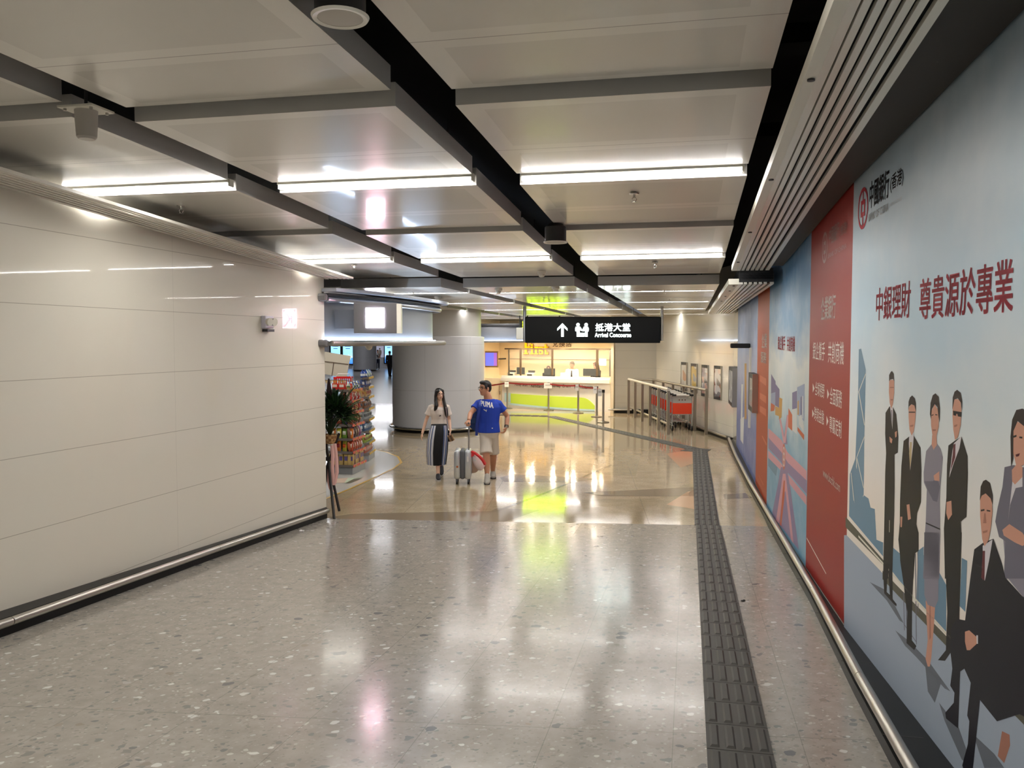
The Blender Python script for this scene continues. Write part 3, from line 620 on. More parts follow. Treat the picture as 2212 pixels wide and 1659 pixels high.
# crossing-roads poster
c4 = lambda L: [(1640 + x / 3.454, 760 + y / 3.454) for x, y in L]
P_pink = flatm('print_pink_road', (206, 150, 158)); P_mauve = flatm('print_mauve_road', (140, 124, 156)); P_or = flatm('print_orange', (196, 98, 66)); P_ochre = flatm('print_ochre', (190, 146, 80)); P_plum = flatm('print_plum', (116, 110, 146)); P_pale = flatm('print_paper', (206, 208, 206)); P_sky3 = flatm('print_panel_blue', (150, 164, 190))
ms = [P_pink, P_mauve, P_or, P_ochre, P_plum, P_pale, P_sky3, P_bld]; b = MB()
def q4(i, L, k): b.mi = i; wpoly(b, c4(L), k)
q4(7, [(70, 780), (100, 800), (140, 860), (130, 930), (70, 850)], 1.5)
q4(0, [(72, 570), (170, 660), (215, 750), (358, 890), (358, 960), (220, 830), (170, 750), (72, 640)], 2); q4(1, [(72, 640), (170, 750), (220, 830), (358, 960), (358, 1060), (215, 900), (165, 820), (72, 720)], 2); q4(0, [(70, 735), (165, 830), (215, 910), (356, 1080), (356, 1145), (210, 960), (160, 880), (70, 790)], 2.2)
q4(1, [(172, 600), (190, 690), (215, 690), (205, 600), (222, 470), (210, 470), (190, 620), (165, 500), (150, 500)], 2.5); q4(0, [(152, 500), (165, 500), (190, 640), (212, 470), (224, 470), (200, 680), (184, 680)], 2.7)
q4(1, [(165, 860), (210, 860), (240, 1050), (300, 1480), (270, 1440), (190, 1330), (120, 1250), (100, 1200), (140, 1000)], 2.4); q4(0, [(180, 910), (200, 910), (235, 1200), (260, 1430), (240, 1400), (200, 1040), (180, 1060), (150, 1280), (128, 1260), (160, 1050)], 2.8); q4(2, [(186, 960), (196, 960), (192, 1080), (168, 1300), (156, 1290)], 3)
q4(6, [(92, 165), (125, 220), (122, 430), (90, 420)], 3); q4(4, [(92, 165), (125, 220), (125, 300), (92, 310)], 3.2); q4(2, [(90, 380), (120, 400), (115, 440), (88, 445)], 3.3)
q4(4, [(125, 240), (155, 280), (155, 420), (122, 400)], 3.4); q4(3, [(122, 405), (155, 420), (150, 480), (122, 470)], 3.5); q4(3, [(152, 340), (176, 350), (170, 490), (150, 505)], 3.6)
q4(2, [(222, 420), (250, 470), (250, 590), (218, 560)], 3); q4(4, [(250, 305), (285, 290), (285, 430), (250, 440)], 3); q4(5, [(250, 430), (285, 420), (285, 615), (250, 585)], 3.1); q4(6, [(287, 265), (343, 238), (340, 520), (290, 470)], 3.3); q4(3, [(290, 370), (300, 360), (300, 470), (290, 470)], 3.5); q4(5, [(300, 480), (320, 470), (338, 560), (335, 600), (300, 540)], 3.6); q4(2, [(290, 560), (340, 620), (338, 660), (290, 590)], 3.6); q4(4, [(312, 340), (322, 330), (322, 470), (312, 470)], 3.7); q4(5, [(326, 330), (332, 330), (332, 500), (326, 490)], 3.7)
b.build('printed_roads', ms, tC)
b = MB(); p, n = plan_wall(1694.4, 986.5, RP); n = n if n.x < 0 else -n; rr = (wp(1694, 958).z - wp(1694, 1015).z) / 2
H = Vector((-n.y, n.x, 0)); b.poly([p + n * .0060 + H * math.cos(2 * PI * i / 32) * rr + Zv * math.sin(2 * PI * i / 32) * rr for i in range(32)]); b.build('round_emblem', P_or, tC)
b = MB(); emblem(b, p + n * .0063, rr * .78, n, 0, 0); b.build('round_emblem_mark', P_pale, tC)
b = MB(); wtext(b, '銀企攜手', (1681, 756), (1697, 756), (1681, 727), 6, .02); b.build('headline', M_txtr, tC); b = MB(); wtext(b, '共創商機', (1701, 758), (1718, 760), (1701, 727), 6, .02); b.build('headline', M_txtr, tC)
b = MB(); wtext(b, '企業', (1646, 752), (1657, 752), (1646, 722), 6, .02); b.build('headline', M_txt, tD); b = MB(); wtext(b, '服務', (1644, 783), (1656, 785), (1644, 760), 6, .02); b.build('headline', M_txt, tD)
b = MB()
for y in (810, 848, 876): wpoly(b, [(1642, y), (1656, y + 8), (1656, y + 24), (1642, y + 13)], 6)
wpoly(b, [(1646, 942), (1648, 941), (1657, 958), (1657, 962), (1655, 961)], 6); wpoly(b, [(1637.5, 1022), (1650, 1046), (1650, 1049)], 6); b.build('faded_lettering', flatm('print_faded', (196, 108, 80)), tD)
b = MB(); wpoly(b, [(1609, 785), (1613, 785), (1613, 905), (1609, 905)], 3); b.build('printed_streak', P_ochre, tE); b = MB(); wpoly(b, [(1600, 905), (1608, 900), (1606, 960), (1600, 950)], 3); wpoly(b, [(1602, 830), (1606, 830), (1604, 905), (1601, 905)], 3); b.build('printed_streak', P_pale, tE)

# ================================================================== THINGS ON THE WALLS
def wall_frame(label, px0, px1, py0, py1, mprint, dep=.028, group=None, cat='poster frame'):
    """a framed print standing off the wall; its near and far edge by pixel column"""
    (A, n), (Bq, _) = plan_wall(px0, (py0 + py1) / 2, RP + [C1, C2]), plan_wall(px1, (py0 + py1) / 2, RP + [C1, C2])
    n = n if n.x < 0 else -n
    z1 = plan_wall(px0, py0, RP + [C1, C2])[0].z; z0 = plan_wall(px0, py1, RP + [C1, C2])[0].z
    d = Vector((Bq.x - A.x, Bq.y - A.y, 0)); L = d.length; d.normalize(); c = (A + Bq) / 2; c.z = (z0 + z1) / 2
    t = thing('poster_frame', label, cat, (c.x, c.y, z0), 0, group); H = z1 - z0; f = .03
    MB().box(c + n * (dep / 2), (L - .02, dep - .02, H - .02), (d, n, Zv)).build('backing', M_dark, t)
    MB().box(c + n * (dep * .9), (L - .1, .006, H - .16), (d, n, Zv)).build('print', mprint, t, uvf=lambda co: ((co - c).dot(d), co.z - c.z))
    for s in (-1, 1):
        MB().box(c + d * (s * (L / 2 - f / 2)) + n * dep / 2, (f, dep + .012, H), (d, n, Zv)).build('frame_side', M_steel, t)
        MB().box(c + Zv * (s * (H / 2 - .04)) + n * dep / 2, (L - .09, dep + .004, .08), (d, n, Zv)).build('frame_bar', M_dark, t)
    return t
def print_mat(name, cols, sc):
    m = mat(name, cols[0], .25, coat=.6); nb = NB(m); v = nb.voro(nb.scale(nb.uv(), (1.0, 1.8, 1)), sc); st = [((i + .0) / len(cols), c) for i, c in enumerate(cols)]
    nb.link(nb.ramp(nb.sep(v['Color'])[0], st, 'CONSTANT'), nb.B.inputs['Base Color']); return m
g = 'framed posters on the white wall beside the trolleys'
wall_frame('pale framed poster farthest along the white wall, behind the trolleys', 1485, 1472.5, 783, 845, print_mat('print_pale', [(206, 198, 186), (214, 206, 196), (196, 150, 120)], 2.2), group=g)
wall_frame('framed poster with a yellow block at its top, second from the far end', 1507, 1494, 786, 850, print_mat('print_yellow', [(190, 182, 160), (206, 176, 96), (150, 150, 146), (214, 208, 192)], 3), group=g)
wall_frame('framed poster of crowded city pictures, third from the far end', 1531, 1517, 789, 858, print_mat('print_city', [(120, 112, 126), (170, 160, 168), (204, 160, 150), (84, 80, 92), (206, 204, 208)], 4), group=g)
wall_frame('framed poster with a dark red top, nearest of the row beside the trolleys', 1560, 1544, 791, 865, print_mat('print_redtop', [(150, 50, 46), (200, 196, 196), (110, 106, 110), (214, 190, 180)], 3.6), group=g)
wall_frame('framed poster on the white wall right at the corner with the violet banner', 1592, 1583, 795, 881, print_mat('print_grey', [(150, 150, 150), (190, 190, 190)], 3), .1)
def rp(u, z, off=0): n = Vector((-VX.x, -VX.y, 0)); p = W(u, rwv(u), z); return p + n * off
wall_frame('thick dark framed display case standing out from the violet and orange banners', 1638, 1628.5, 808, 893, mat('print_case', (176, 178, 180), .2, coat=.6), .09)
t = thing('projecting_sign', 'thin black bar sign sticking out of the violet banner on a pale upright strip', 'sign', rp(15.6, 1.0))
MB().box(rp(15.6, 2.38, .2), (.12, .35, .085), (UX, VX, Zv)).build('bar', M_black, t, bevel=.02); MB().box(rp(15.6, 1.62, .02), (.1, .04, 1.45), (UX, VX, Zv)).build('upright_strip', M_cream, t)

# emergency lamps on the left wall
p, n = plan_wall(573, 696, LP); n = n if n.x > 0 else -n; d = n.cross(Zv)
t = thing('emergency_light', 'white twin lamp emergency light on the white wall left of the red lit reflection', 'emergency light', (p.x, p.y, p.z - .1))
MB().box(p + n * .03, (.2, .06, .15), (d, n, Zv)).build('housing', mat('plastic_lilac_white', (206, 202, 214), .4), t, bevel=.01)
for s in (-.055, .055): MB().cyl(p + n * .055 + d * s + Zv * .005, p + n * .105 + d * (s + .01) + Zv * .0, .04, 16, .048).build('lamp_head', M_cream, t, smooth=True)
MB().box(p + n * .04 + Zv * -.1, (.16, .07, .03), (d, n, Zv)).build('bracket', M_dark, t)

# ---- ceiling fittings
def speaker(u, v, z, label):
    t = thing('ceiling_speaker', label, 'speaker', W(u, v, z)); c = W(u, v, z)
    MB().lathe(c, [(.125, .012), (.118, .0), (.098, .004), (.098, .012)], 32).build('rim', mat('speaker_white', (236, 232, 220), .4), t, smooth=True)
    MB().lathe(c, [(.097, .005), (.05, .001), (.005, .0)], 32).build('grille', mat('speaker_mesh', (196, 190, 180), .6), t, smooth=True)
    MB().lathe(c, [(.11, .013), (.11, .16), (.06, .2)], 28).build('can', M_dark, t, smooth=True); MB().cyl(c + Zv * .2, c + Zv * .6, .008, 8).build('hanger', M_dark, t)
p = at_z(735, 42, 3.84); speaker(*uv(p), 3.84, 'round white speaker hanging in the dark gap of the ceiling, nearest the viewer')
p = at_z(1200, 525, 3.46); speaker(*uv(p), 3.46, 'round speaker hanging farther along the dark gap, seen almost edge on')
def sprinkler(px, py, z, label):
    p = at_z(px, py, z); t = thing('sprinkler', label, 'sprinkler', p, 0, 'fire sprinklers under the ceiling')
    MB().lathe(p, [(.038, .0), (.042, .008), (.03, .014)], 20).build('plate', M_steel, t, smooth=True)
    MB().cyl(p, p - Zv * .03, .011, 10).build('body', M_chrome, t)
    b = MB()
    for s in (-1, 1): b.tube([p - Zv * .025 + VX * .01 * s, p - Zv * .04 + VX * .02 * s, p - Zv * .062 + VX * .006 * s], .004, 6)
    b.build('yoke', M_chrome, t); MB().lathe(p - Zv * .066, [(.02, 0), (.02, .003)], 14).build('deflector', M_chrome, t)
zr = lambda px, py, r: None
for px, py, z, lab in ((391, 446, 3.70, 'fire sprinkler in the left column, just beyond the first lit strip'), (1370, 420, 3.69, 'fire sprinkler in the right column, just beyond the first lit strip'), (1415, 568, 3.455, 'fire sprinkler in the right column beyond the second lit strip'), (765, 574, 3.455, 'fire sprinkler in the left column near the bright ceiling glare'),
                       (1435, 626, 3.29, 'small far sprinkler in the right column beyond the stepped ceiling'), (1446, 646, 3.29, 'farthest visible sprinkler in the right column'), (893, 632, 3.29, 'small far sprinkler above the shop canopy')): sprinkler(px, py, z, lab)
def detector(px, py, z, label):
    p = at_z(px, py, z); t = thing('smoke_detector', label, 'smoke detector', p)
    MB().lathe(p, [(.06, .0), (.062, -.03), (.05, -.04)], 24).build('base', M_cream, t, smooth=True); MB().lathe(p, [(.045, -.041), (.042, -.07), (.02, -.085)], 24).build('chamber', M_cream, t, smooth=True)
detector(1170, 586, 3.445, 'smoke detector in the middle column, the nearer of two'); detector(1200, 619, 3.293, 'smoke detector in the middle column, the farther of two'); detector(945, 640, 3.293, 'smoke detector above the curved shop canopy'); detector(1077, 623, 3.293, 'flat smoke detector left of the pair in the middle column')
p = at_z(186, 237, 3.86); t = thing('emergency_downlight', 'frosted cup shaped lamp hanging under a plate in the left ceiling gap', 'lamp', p)
MB().box(p, (.2, .24, .012), (UX, VX, Zv)).build('plate', M_cream, t); m = mat('frosted_cup', (196, 190, 182), .35, trans=.2)
MB().lathe(p, [(.066, -.004), (.064, -.06), (.058, -.165), (.045, -.178)], 28).build('cup', m, t, smooth=True)
for s in (-1, 1):
    for q in (-1, 1): MB().cyl(p + UX * .07 * s + VX * .09 * q + Zv * .006, p + UX * .07 * s + VX * .09 * q - Zv * .02, .01, 8).build('screw', M_steel, t)
MB().cyl(p + Zv * .006, p + Zv * .5, .01, 8).build('hanger', M_dark, t)
# ================================================================== HANGING DIRECTION SIGN
Ys = 20.0
def sg(px, py, dy=0): return at_y(px, py, Ys + dy)
A, Bq = sg(1135, 741), sg(1427, 684); c = (A + Bq) / 2; wS, hS = Bq.x - A.x, Bq.z - A.z
t = thing('direction_sign', 'black hanging direction sign with white arrow and Chinese and English lettering', 'sign', (c.x, Ys, A.z))
MB().box((c.x, Ys + .1, c.z), (wS, .2, hS)).build('sign_box', mat('sign_black', (9, 12, 13), .4, spec=.2), t, bevel=.02)
M_lit = mat('sign_lit_white', (255, 255, 255), .5, emit=(236, 255, 250), strength=2.2)
for x in (1133.3, 1429.5):
    p = at_y(x, 738, Ys + .1); MB().cyl((p.x, Ys + .1, A.z + .05), (p.x, Ys + .1, 3.6), .04, 16).build('post', M_steel if x > 1200 else M_alu, t, smooth=True)
s2 = lambda x, y: at_y(1000 + x * .29837, 540 + y * .29837, Ys - .012)
b = MB(); b.poly([s2(*q) for q in ((720, 530), (757, 568), (757, 585), (730, 560), (730, 628), (711, 628), (711, 560), (683, 585), (683, 568))]); b.build('arrow', M_lit, t)
b = MB()
for cx in (833, 892):
    o = s2(cx, 541); b.poly([o + Vector((math.cos(2 * PI * i / 20) * .042, 0, math.sin(2 * PI * i / 20) * .042)) for i in range(20)])
b.poly([s2(*q) for q in ((816, 556), (848, 554), (862, 575), (858, 588), (846, 578), (846, 600), (880, 600), (880, 628), (824, 628), (824, 590), (814, 588), (812, 570))])
b.poly([s2(*q) for q in ((876, 554), (906, 556), (912, 572), (909, 590), (903, 590), (903, 628), (884, 628), (884, 585), (868, 590), (862, 582), (868, 570))])
b.build('pictogram', M_lit, t)
b = MB(); o, r_, u_ = s2(960, 588), s2(1210, 588) - s2(960, 588), s2(960, 532) - s2(960, 588); lettering(b, '抵港大堂', rect_place(o, r_, u_), .015, 1.05); b.build('chinese_lettering', M_lit, t)
b = MB(); o, r_, u_ = s2(955, 630), s2(1217, 630) - s2(955, 630), s2(955, 600) - s2(955, 630); lettering(b, 'Arrival Concourse', rect_place(o, r_, u_), .012); b.build('english_lettering', M_lit, t)

# flight information board hanging behind the sign: seen in the shiny ceiling and floor
t = thing('flight_information_board', 'yellow green lit flight information board hidden behind the black sign, mirrored in the ceiling', 'display board', (1.02, 27.0, 2.62))
MB().box((1.02, 27.06, 2.86), (1.5, .1, .56)).build('case', M_black, t); MB().cyl((.5, 27.06, 3.1), (.5, 27.06, 3.5), .02, 8).build('hanger', M_dark, t); MB().cyl((1.54, 27.06, 3.1), (1.54, 27.06, 3.5), .02, 8).build('hanger', M_dark, t)
b = MB()
for r in range(6):
    x = .34
    while x < 1.66:
        w = random.uniform(.05, .22); b.box((x + w / 2, 27.0, 2.64 + r * .088), (w, .012, .06)); x += w + random.uniform(.02, .07)
b.build('led_text', mat('led_yellow_green', (220, 255, 0), .5, emit=(214, 255, 10), strength=4), t)

# ================================================================== PILLARS
M_metal = mat('pillar_panels', (206, 207, 212), .36, .12); nb = NB(M_metal); xy = nb.sep(nb.uv())
j = nb.math('MAXIMUM', nb.grid(xy[1], 1.24, .008, 1.34), nb.grid(xy[0], 1.3, .006, .25)); nb.link(nb.mix(nb.math('MULTIPLY', j, .5), lin((206, 207, 212)), lin((130, 130, 134))), nb.B.inputs['Base Color'])
def pillar(cx, cy, r, label):
    t = thing('round_pillar', label, 'pillar', (cx, cy, 0)); c = Vector((cx, cy, 0))
    uvf = lambda co: (math.atan2(co.x, -co.y) * r, co.z)
    MB().lathe((0, 0, 0), [(r, .14), (r, 2.585), (r - .07, 2.6)], 64).build('cladding', M_metal, t, smooth=30, local=True, uvf=uvf)
    MB().lathe((0, 0, 0), [(r - .09, 2.58), (r - .09, 3.5)], 64, False).build('upper_drum', mat('upper_drum_grey', (186, 184, 180), .4, .1), t, smooth=True, local=True)
    MB().lathe((0, 0, 0), [(r - .04, 0), (r - .04, .15)], 64).build('skirting', M_skirt, t, smooth=30, local=True)
    ring = [Vector((math.cos(2 * PI * i / 48) * (r + .07), math.sin(2 * PI * i / 48) * (r + .07), .11)) for i in range(49)]
    MB().tube(ring, .03, 8, False).build('bumper_ring', M_chrome, t, smooth=True, local=True)
    return t
pillar(-2.07, 23.45, 1.29, 'big round grey metal clad pillar in the middle of the hall')
pillar(-12.45, 70.5, .98, 'far grey round pillar seen under the shop canopy')

# ================================================================== SHOP CANOPY ON THE LEFT
FP = [Vector(q) for q in ((-2.66, 11.55, 0), (-2.38, 12.1, 0), (-2.07, 12.9, 0), (-1.82, 13.8, 0), (-1.62, 14.7, 0), (-1.5, 15.3, 0), (-1.5, 15.7, 0), (-1.7, 16.2, 0), (-2.3, 17.0, 0), (-3.2, 17.8, 0), (-4.6, 18.4, 0))]
def smooth_path(P, k=4):
    out = []
    for i in range(len(P) - 1):
        p0, p1, p2, p3 = P[max(i - 1, 0)], P[i], P[i + 1], P[min(i + 2, len(P) - 1)]
        for j in range(k):
            s = j / k; out.append(.5 * ((2 * p1) + (p2 - p0) * s + (2 * p0 - 5 * p1 + 4 * p2 - p3) * s * s + (3 * p1 - p0 - 3 * p2 + p3) * s ** 3))
    return out + [P[-1]]
FS = smooth_path(FP)
def offs(P, d):
    out = []
    for i, p in enumerate(P):
        q = (P[min(i + 1, len(P) - 1)] - P[max(i - 1, 0)]).normalized(); out.append(p + Vector((q.y, -q.x, 0)) * d)
    return out
def band(P, d0, d1, z0, z1):
    a, c = offs(P, d0), offs(P, d1); b = MB()
    b.loft([[p + Zv * z0, q + Zv * z0, q + Zv * z1, p + Zv * z1] for p, q in zip(a, c)]); return b
t = thing('shop_canopy', 'curved grey shop canopy with a glowing blue white cove, behind the left wall end', 'canopy', (-2.6, 11.6, 2.42))
M_fas = mat('fascia_grey', (126, 126, 130), .38, .3)
band(FS, -.05, .0, 2.46, 3.08).build('fascia', M_fas, t, smooth=True)
band(FS, -.3, .21, 2.40, 2.46).build('ledge', mat('ledge_grey', (176, 172, 166), .4, .3), t, smooth=30)
b = MB(); b.tube([p + Zv * 2.43 for p in offs(FS, .21)], .042, 10); b.build('ledge_nosing', mat('nosing_grey', (150, 146, 140), .4, .4), t, smooth=True)
band(FS[:26], .03, .055, 2.462, 2.478).build('cove_light', mat('cove_glow', (255, 255, 255), .5, emit=(200, 224, 255), strength=36), t)
b = MB(); b.tube([p + Zv * 3.035 for p in offs(FS, .13)], .04, 12); b.build('upper_tube', M_alu, t, smooth=True)
band(FS, -.1, .16, 3.085, 3.12).build('upper_track', M_dark, t, smooth=30)
band(FS, -.35, .3, 3.14, 3.185).build('soffit_ring', mat('soffit_blue_grey', (176, 182, 194), .3, .2), t, smooth=30)
for z in (2.43, 3.06): MB().box(FS[0] + Vector((-.02, -.06, z)), (.3, .16, .1)).build('end_bracket', mat('bracket_grey', (112, 110, 110), .5), t, bevel=.03)
p = at_z(797, 747, 2.39); t = thing('dome_camera', 'small dome camera under the shop canopy ledge', 'camera', p); p = at_y(797, 747, 13.4)
MB().lathe(Vector((p.x, p.y, 2.40)), [(.06, 0), (.06, -.03), (.045, -.06), (.02, -.08)], 20).build('dome', M_cream, t, smooth=True)

# box sign with a very bright pictogram panel on the canopy's front
Yb = 11.67; B = lambda x, y, dy=0: at_y(x, y, Yb + dy)
t = thing('lit_sign_box', 'grey metal sign box with a dazzling white lit square, on the shop canopy', 'sign', (B(814, 720).x, Yb, B(814, 720).z))
a, c = B(764, 720), B(858, 654); MB().box(((a.x + c.x) / 2, Yb + .06, (a.z + c.z) / 2), (c.x - a.x, .1, c.z - a.z)).build('box', mat('sign_box_grey', (112, 110, 112), .4, .3), t, bevel=.006)
a, c = B(857, 720), B(866, 656); MB().box(((a.x + c.x) / 2, Yb + .07, (a.z + c.z) / 2), (c.x - a.x, .14, c.z - a.z)).build('side_cap', M_cream, t)
a, c = B(721, 710), B(765, 668); MB().box(((a.x + c.x) / 2, Yb + .12, (a.z + c.z) / 2), (c.x - a.x, .08, c.z - a.z)).build('bracket_box', mat('bracket_box', (104, 108, 116), .45, .3), t)
a, c = B(790, 708), B(830, 665); ctr = (a + c) / 2; hw = (c.x - a.x) / 2; hh = (c.z - a.z) / 2
LS = 14.0
M_lr = mat('pictogram_red', (255, 60, 90), .5, emit=(255, 112, 150), strength=LS * .7); M_lw = mat('pictogram_white', (255, 255, 255), .5, emit=(246, 238, 255), strength=LS)
F_ = lambda x, y, k=0: Vector((ctr.x + hw * x, Yb - .002 - .002 * k, ctr.z + hh * y))
b = MB(); b.poly([F_(-1, -1), F_(1, -1), F_(1, 1), F_(-1, 1)]); b.build('lit_panel', M_lw, t)
b = MB(); b.poly([F_(-.92, -.92, 1), F_(.92, -.92, 1), F_(.92, .92, 1), F_(-.92, .92, 1)]); b.build('red_field', M_lr, t)
b = MB(); b.poly([F_(.97 * math.cos(2 * PI * i / 40), .97 * math.sin(2 * PI * i / 40), 2) for i in range(40)]); b.build('white_disc', M_lw, t)
b = MB()     # winged arrow, mirrored in the wall
def stroke(x0, y0, x1, y1, w):
    d = Vector((x1 - x0, y1 - y0)).normalized() * w; n = Vector((-d.y, d.x)); b.poly([F_(x0 + n.x, y0 + n.y, 3), F_(x1 + n.x, y1 + n.y, 3), F_(x1 - n.x, y1 - n.y, 3), F_(x0 - n.x, y0 - n.y, 3)])
stroke(-.33, -.55, -.33, .52, .1); stroke(-.05, .02, .42, .52, .1); stroke(-.3, .15, .62, -.78, .13); stroke(-.4, .0, .05, .0, .14); b.build('arrow', mat('pictogram_pink', (255, 120, 150), .5, emit=(255, 140, 180), strength=LS * .5), t)

# ================================================================== EXCHANGE KIOSK
M_kw = mat('kiosk_cream', (252, 236, 206), .45); M_cwhite = mat('counter_white', (244, 240, 234), .25, coat=.4); M_lime = mat('counter_lime', (206, 234, 84), .3, coat=.3); M_lb = mat('counter_pale_blue', (190, 222, 230), .3, coat=.4)
KL, KR = Vector((-1.05, 31.3, 0)), Vector((3.47, 29.0, 0))           # ends of the counter line
kd = (KR - KL).normalized(); kn = Vector((kd.y, -kd.x, 0)); KX = lambda s, f, z=0: KL + kd * s + kn * f + Zv * z   # s along, f towards the hall
KLn = (KR - KL).length
def kx_at(px, f=0.0):                                                # where a pixel column meets the counter line
    r = ray(px, 800); o = KL + kn * f; den = r.x * kd.y - r.y * kd.x; tt = (o.x * kd.y - o.y * kd.x) / den; return (Vector((r.x * tt, r.y * tt, 0)) - o).dot(kd)
for nm, pts, z0, z1 in (('wall_kiosk_back', [KX(-.5, -1.9), KX(KLn + .1, -1.9)], 0, 3.3), ('wall_kiosk_left', [KX(-.35, .4), KX(-.35, -1.9)], 0, 3.3), ('wall_kiosk_right', [KX(KLn + .08, -1.9), KX(KLn + .08, .3)], 0, 3.3)):
    wall(nm, pts, z0, z1, M_kw, .1, -1)
b = MB(); b.prism([KX(-.4, .35, 2.62), KX(KLn + .15, .35, 2.62), KX(KLn + .15, -1.95, 2.62), KX(-.4, -1.95, 2.62)], (0, 0, .06)); b.build('ceiling_kiosk', M_kw, kind='structure')
# counter: curved white front with a lime panel
t = thing('service_counter', 'white curved exchange counter with a lime green panel and black lettering', 'counter', KX(KLn / 2, 0))
s0, s1 = kx_at(1084), KLn - .05
fr = lambda s: .14 * math.sin(PI * max(0, min(1, (s - s0) / (s1 - s0))))
def cband(z0, z1, f0, f1, a=s0, c=s1, n=24, dz=None):
    b = MB(); st = []
    for i in range(n + 1):
        s = a + (c - a) * i / n; st.append([KX(s, fr(s) + f0, z0 if not dz else dz(s)), KX(s, fr(s) + f1, z0 if not dz else dz(s)), KX(s, fr(s) + f1, z1), KX(s, fr(s) + f0, z1)])
    return b.loft(st)
cband(0, 1.0, -.35, -.02).build('front', M_cwhite, t, smooth=30); cband(1.0, 1.13, -.5, .08).build('worktop', M_cwhite, t, smooth=30); cband(1.13, 1.2, -.35, .02).build('upstand', M_cwhite, t, smooth=30)
a, c = kx_at(1104), kx_at(1286)
b = MB(); lo = lambda s: .19 - .11 * math.sin(PI * .5 * max(0, min(1, (s - a) / (c - a)))); hi = lambda s: .54 - .02 * (s - a) - max(0, (s - (c - .45))) ** 2 * 1.3
st = []
for i in range(41):
    s = a + (c - a) * i / 40; st.append([KX(s, fr(s) + .0, lo(s)), KX(s, fr(s) + .0, hi(s)), KX(s, fr(s) - .03, hi(s)), KX(s, fr(s) - .03, lo(s))])
b.loft(st); b.build('lime_panel', M_lime, t)
b = MB(); st = []
for i in range(9):
    s = kx_at(1090) + (a - kx_at(1090)) * i / 8; st.append([KX(s, fr(s) + .0, .22), KX(s, fr(s) + .0, .56), KX(s, fr(s) - .03, .56), KX(s, fr(s) - .03, .22)])
b.loft(st); b.build('pale_blue_panel', M_lb, t)
b = MB(); st = []
for i in range(41):
    s = a - .1 + (c - a + .1) * i / 40; st.append([KX(s, fr(s) + .005, lo(s) - .07), KX(s, fr(s) + .005, lo(s)), KX(s, fr(s) - .03, lo(s)), KX(s, fr(s) - .03, lo(s) - .07)])
b.loft(st); b.build('pale_blue_stripe', M_lb, t)
b = MB()
for body, x0, x1 in (('Money Gram', 1114, 1142), ('· Remittance', 1146, 1180), ('Money Gram ·', 1193, 1240), ('Remittance', 1244, 1282)):
    A_, C_ = kx_at(x0), kx_at(x1); lettering(b, body, lambda x, y: KX(A_ + (C_ - A_) * x, fr(A_ + (C_ - A_) * x) + .002, .80 + .13 * y), .025)
b.build('lettering', M_black, t)
# glazed screen on the counter
t = thing('glazed_screen', 'steel framed glass screen standing on the exchange counter', 'glass screen', KX(KLn / 2, 0, 1.24)); M_post = mat('screen_bronze', (110, 92, 74), .4, .6); gt = 2.17
for x, r_ in ((1096, .02), (1122.3, .032), (1192.5, .032), (1287.5, .036), (1314.5, .02)):
    s = kx_at(x); MB().box(KX(s, fr(s) - .16, (1.24 + gt) / 2), (r_ * 2, .05, gt - 1.24), (kd, kn, Zv)).build('post', M_post if r_ > .03 else M_steel, t)
cband(gt, gt + .05, -.19, -.13, s0 + .05, s1 - .02).build('top_rail', M_post, t)
m = mat('clear_glass', (255, 255, 255), .02, alpha=.03); xs = (1096, 1122.3, 1192.5, 1287.5, 1314.5)
for x0, x1 in zip(xs, xs[1:]): A_, C_ = kx_at(x0) + .04, kx_at(x1) - .04; cband(1.25, gt, -.165, -.155, A_, C_, 6).build('pane', m, t)
# lights in the kiosk ceiling, lit back wall sign
for i, (x, f) in enumerate(((1112, -.5), (1140, -1.2), (1180, -.5), (1226, -1.2), (1270, -.5), (1300, -.9), (1105, .5), (1150, .5), (1195, .5), (1240, .5), (1285, .5))):
    c = KX(kx_at(x, f), f, 2.615 if f < .4 else 2.415); t = thing('downlight', 'warm recessed downlight of the exchange kiosk, %s of %s' % (['first', 'second', 'third', 'fourth', 'fifth', 'sixth'][i % 6] + ' from the left', 'those over the clerks' if i < 6 else 'front row'), 'downlight', c)
    MB().lathe(c, [(.10, .0), (.085, -.012), (.075, .0)], 24).build('rim', M_cream, t); MB().lathe(c - Zv * .002, [(.075, 0), (.074, .001)], 24).build('lens', (mat('downlight_glow', (255, 240, 210), .5, emit=(255, 232, 190), strength=150) if f < .4 else mat('soffit_glow', (255, 240, 210), .5, emit=(255, 238, 206), strength=520)), t)
m = mat('name_yellow', (250, 200, 20), .35, emit=(255, 190, 20), strength=.35); me_ = mat('name_edge', (150, 90, 20), .5)
t = thing('shop_name_letters', 'yellow raised serif shop name letters on the kiosk back wall', 'lettering', KX(kx_at(1160, -1.8), -1.85, 2.0))
fb = -1.8; A_, C_ = kx_at(1132, fb), kx_at(1185, fb); sw = C_ - A_; z0, z1 = 1.97, 2.50
def FL(x, z, f=0): return KX(A_ + sw * x, fb + .05 + f, z0 + (z1 - z0) * z)
def slab(rects, name):
    b = MB()
    for x0, x1, y0, y1 in rects: b.prism([FL(x0, y0, -.04), FL(x1, y0, -.04), FL(x1, y1, -.04), FL(x0, y1, -.04)], kn * .05)
    b.build(name, m, t); b = MB()
    for x0, x1, y0, y1 in rects: b.prism([FL(x0 - .012, y0 - .025, -.05), FL(x1 + .012, y0 - .025, -.05), FL(x1 + .012, y1 + .025, -.05), FL(x0 - .012, y1 + .025, -.05)], kn * .03)
    b.build('letter_edge', me_, t)
slab([(.0, .19, 0, .09), (.05, .14, .09, .91), (0, .31, .91, 1.0), (.27, .31, .72, .91), (.14, .25, .47, .56), (.22, .25, .4, .64)], 'letter')
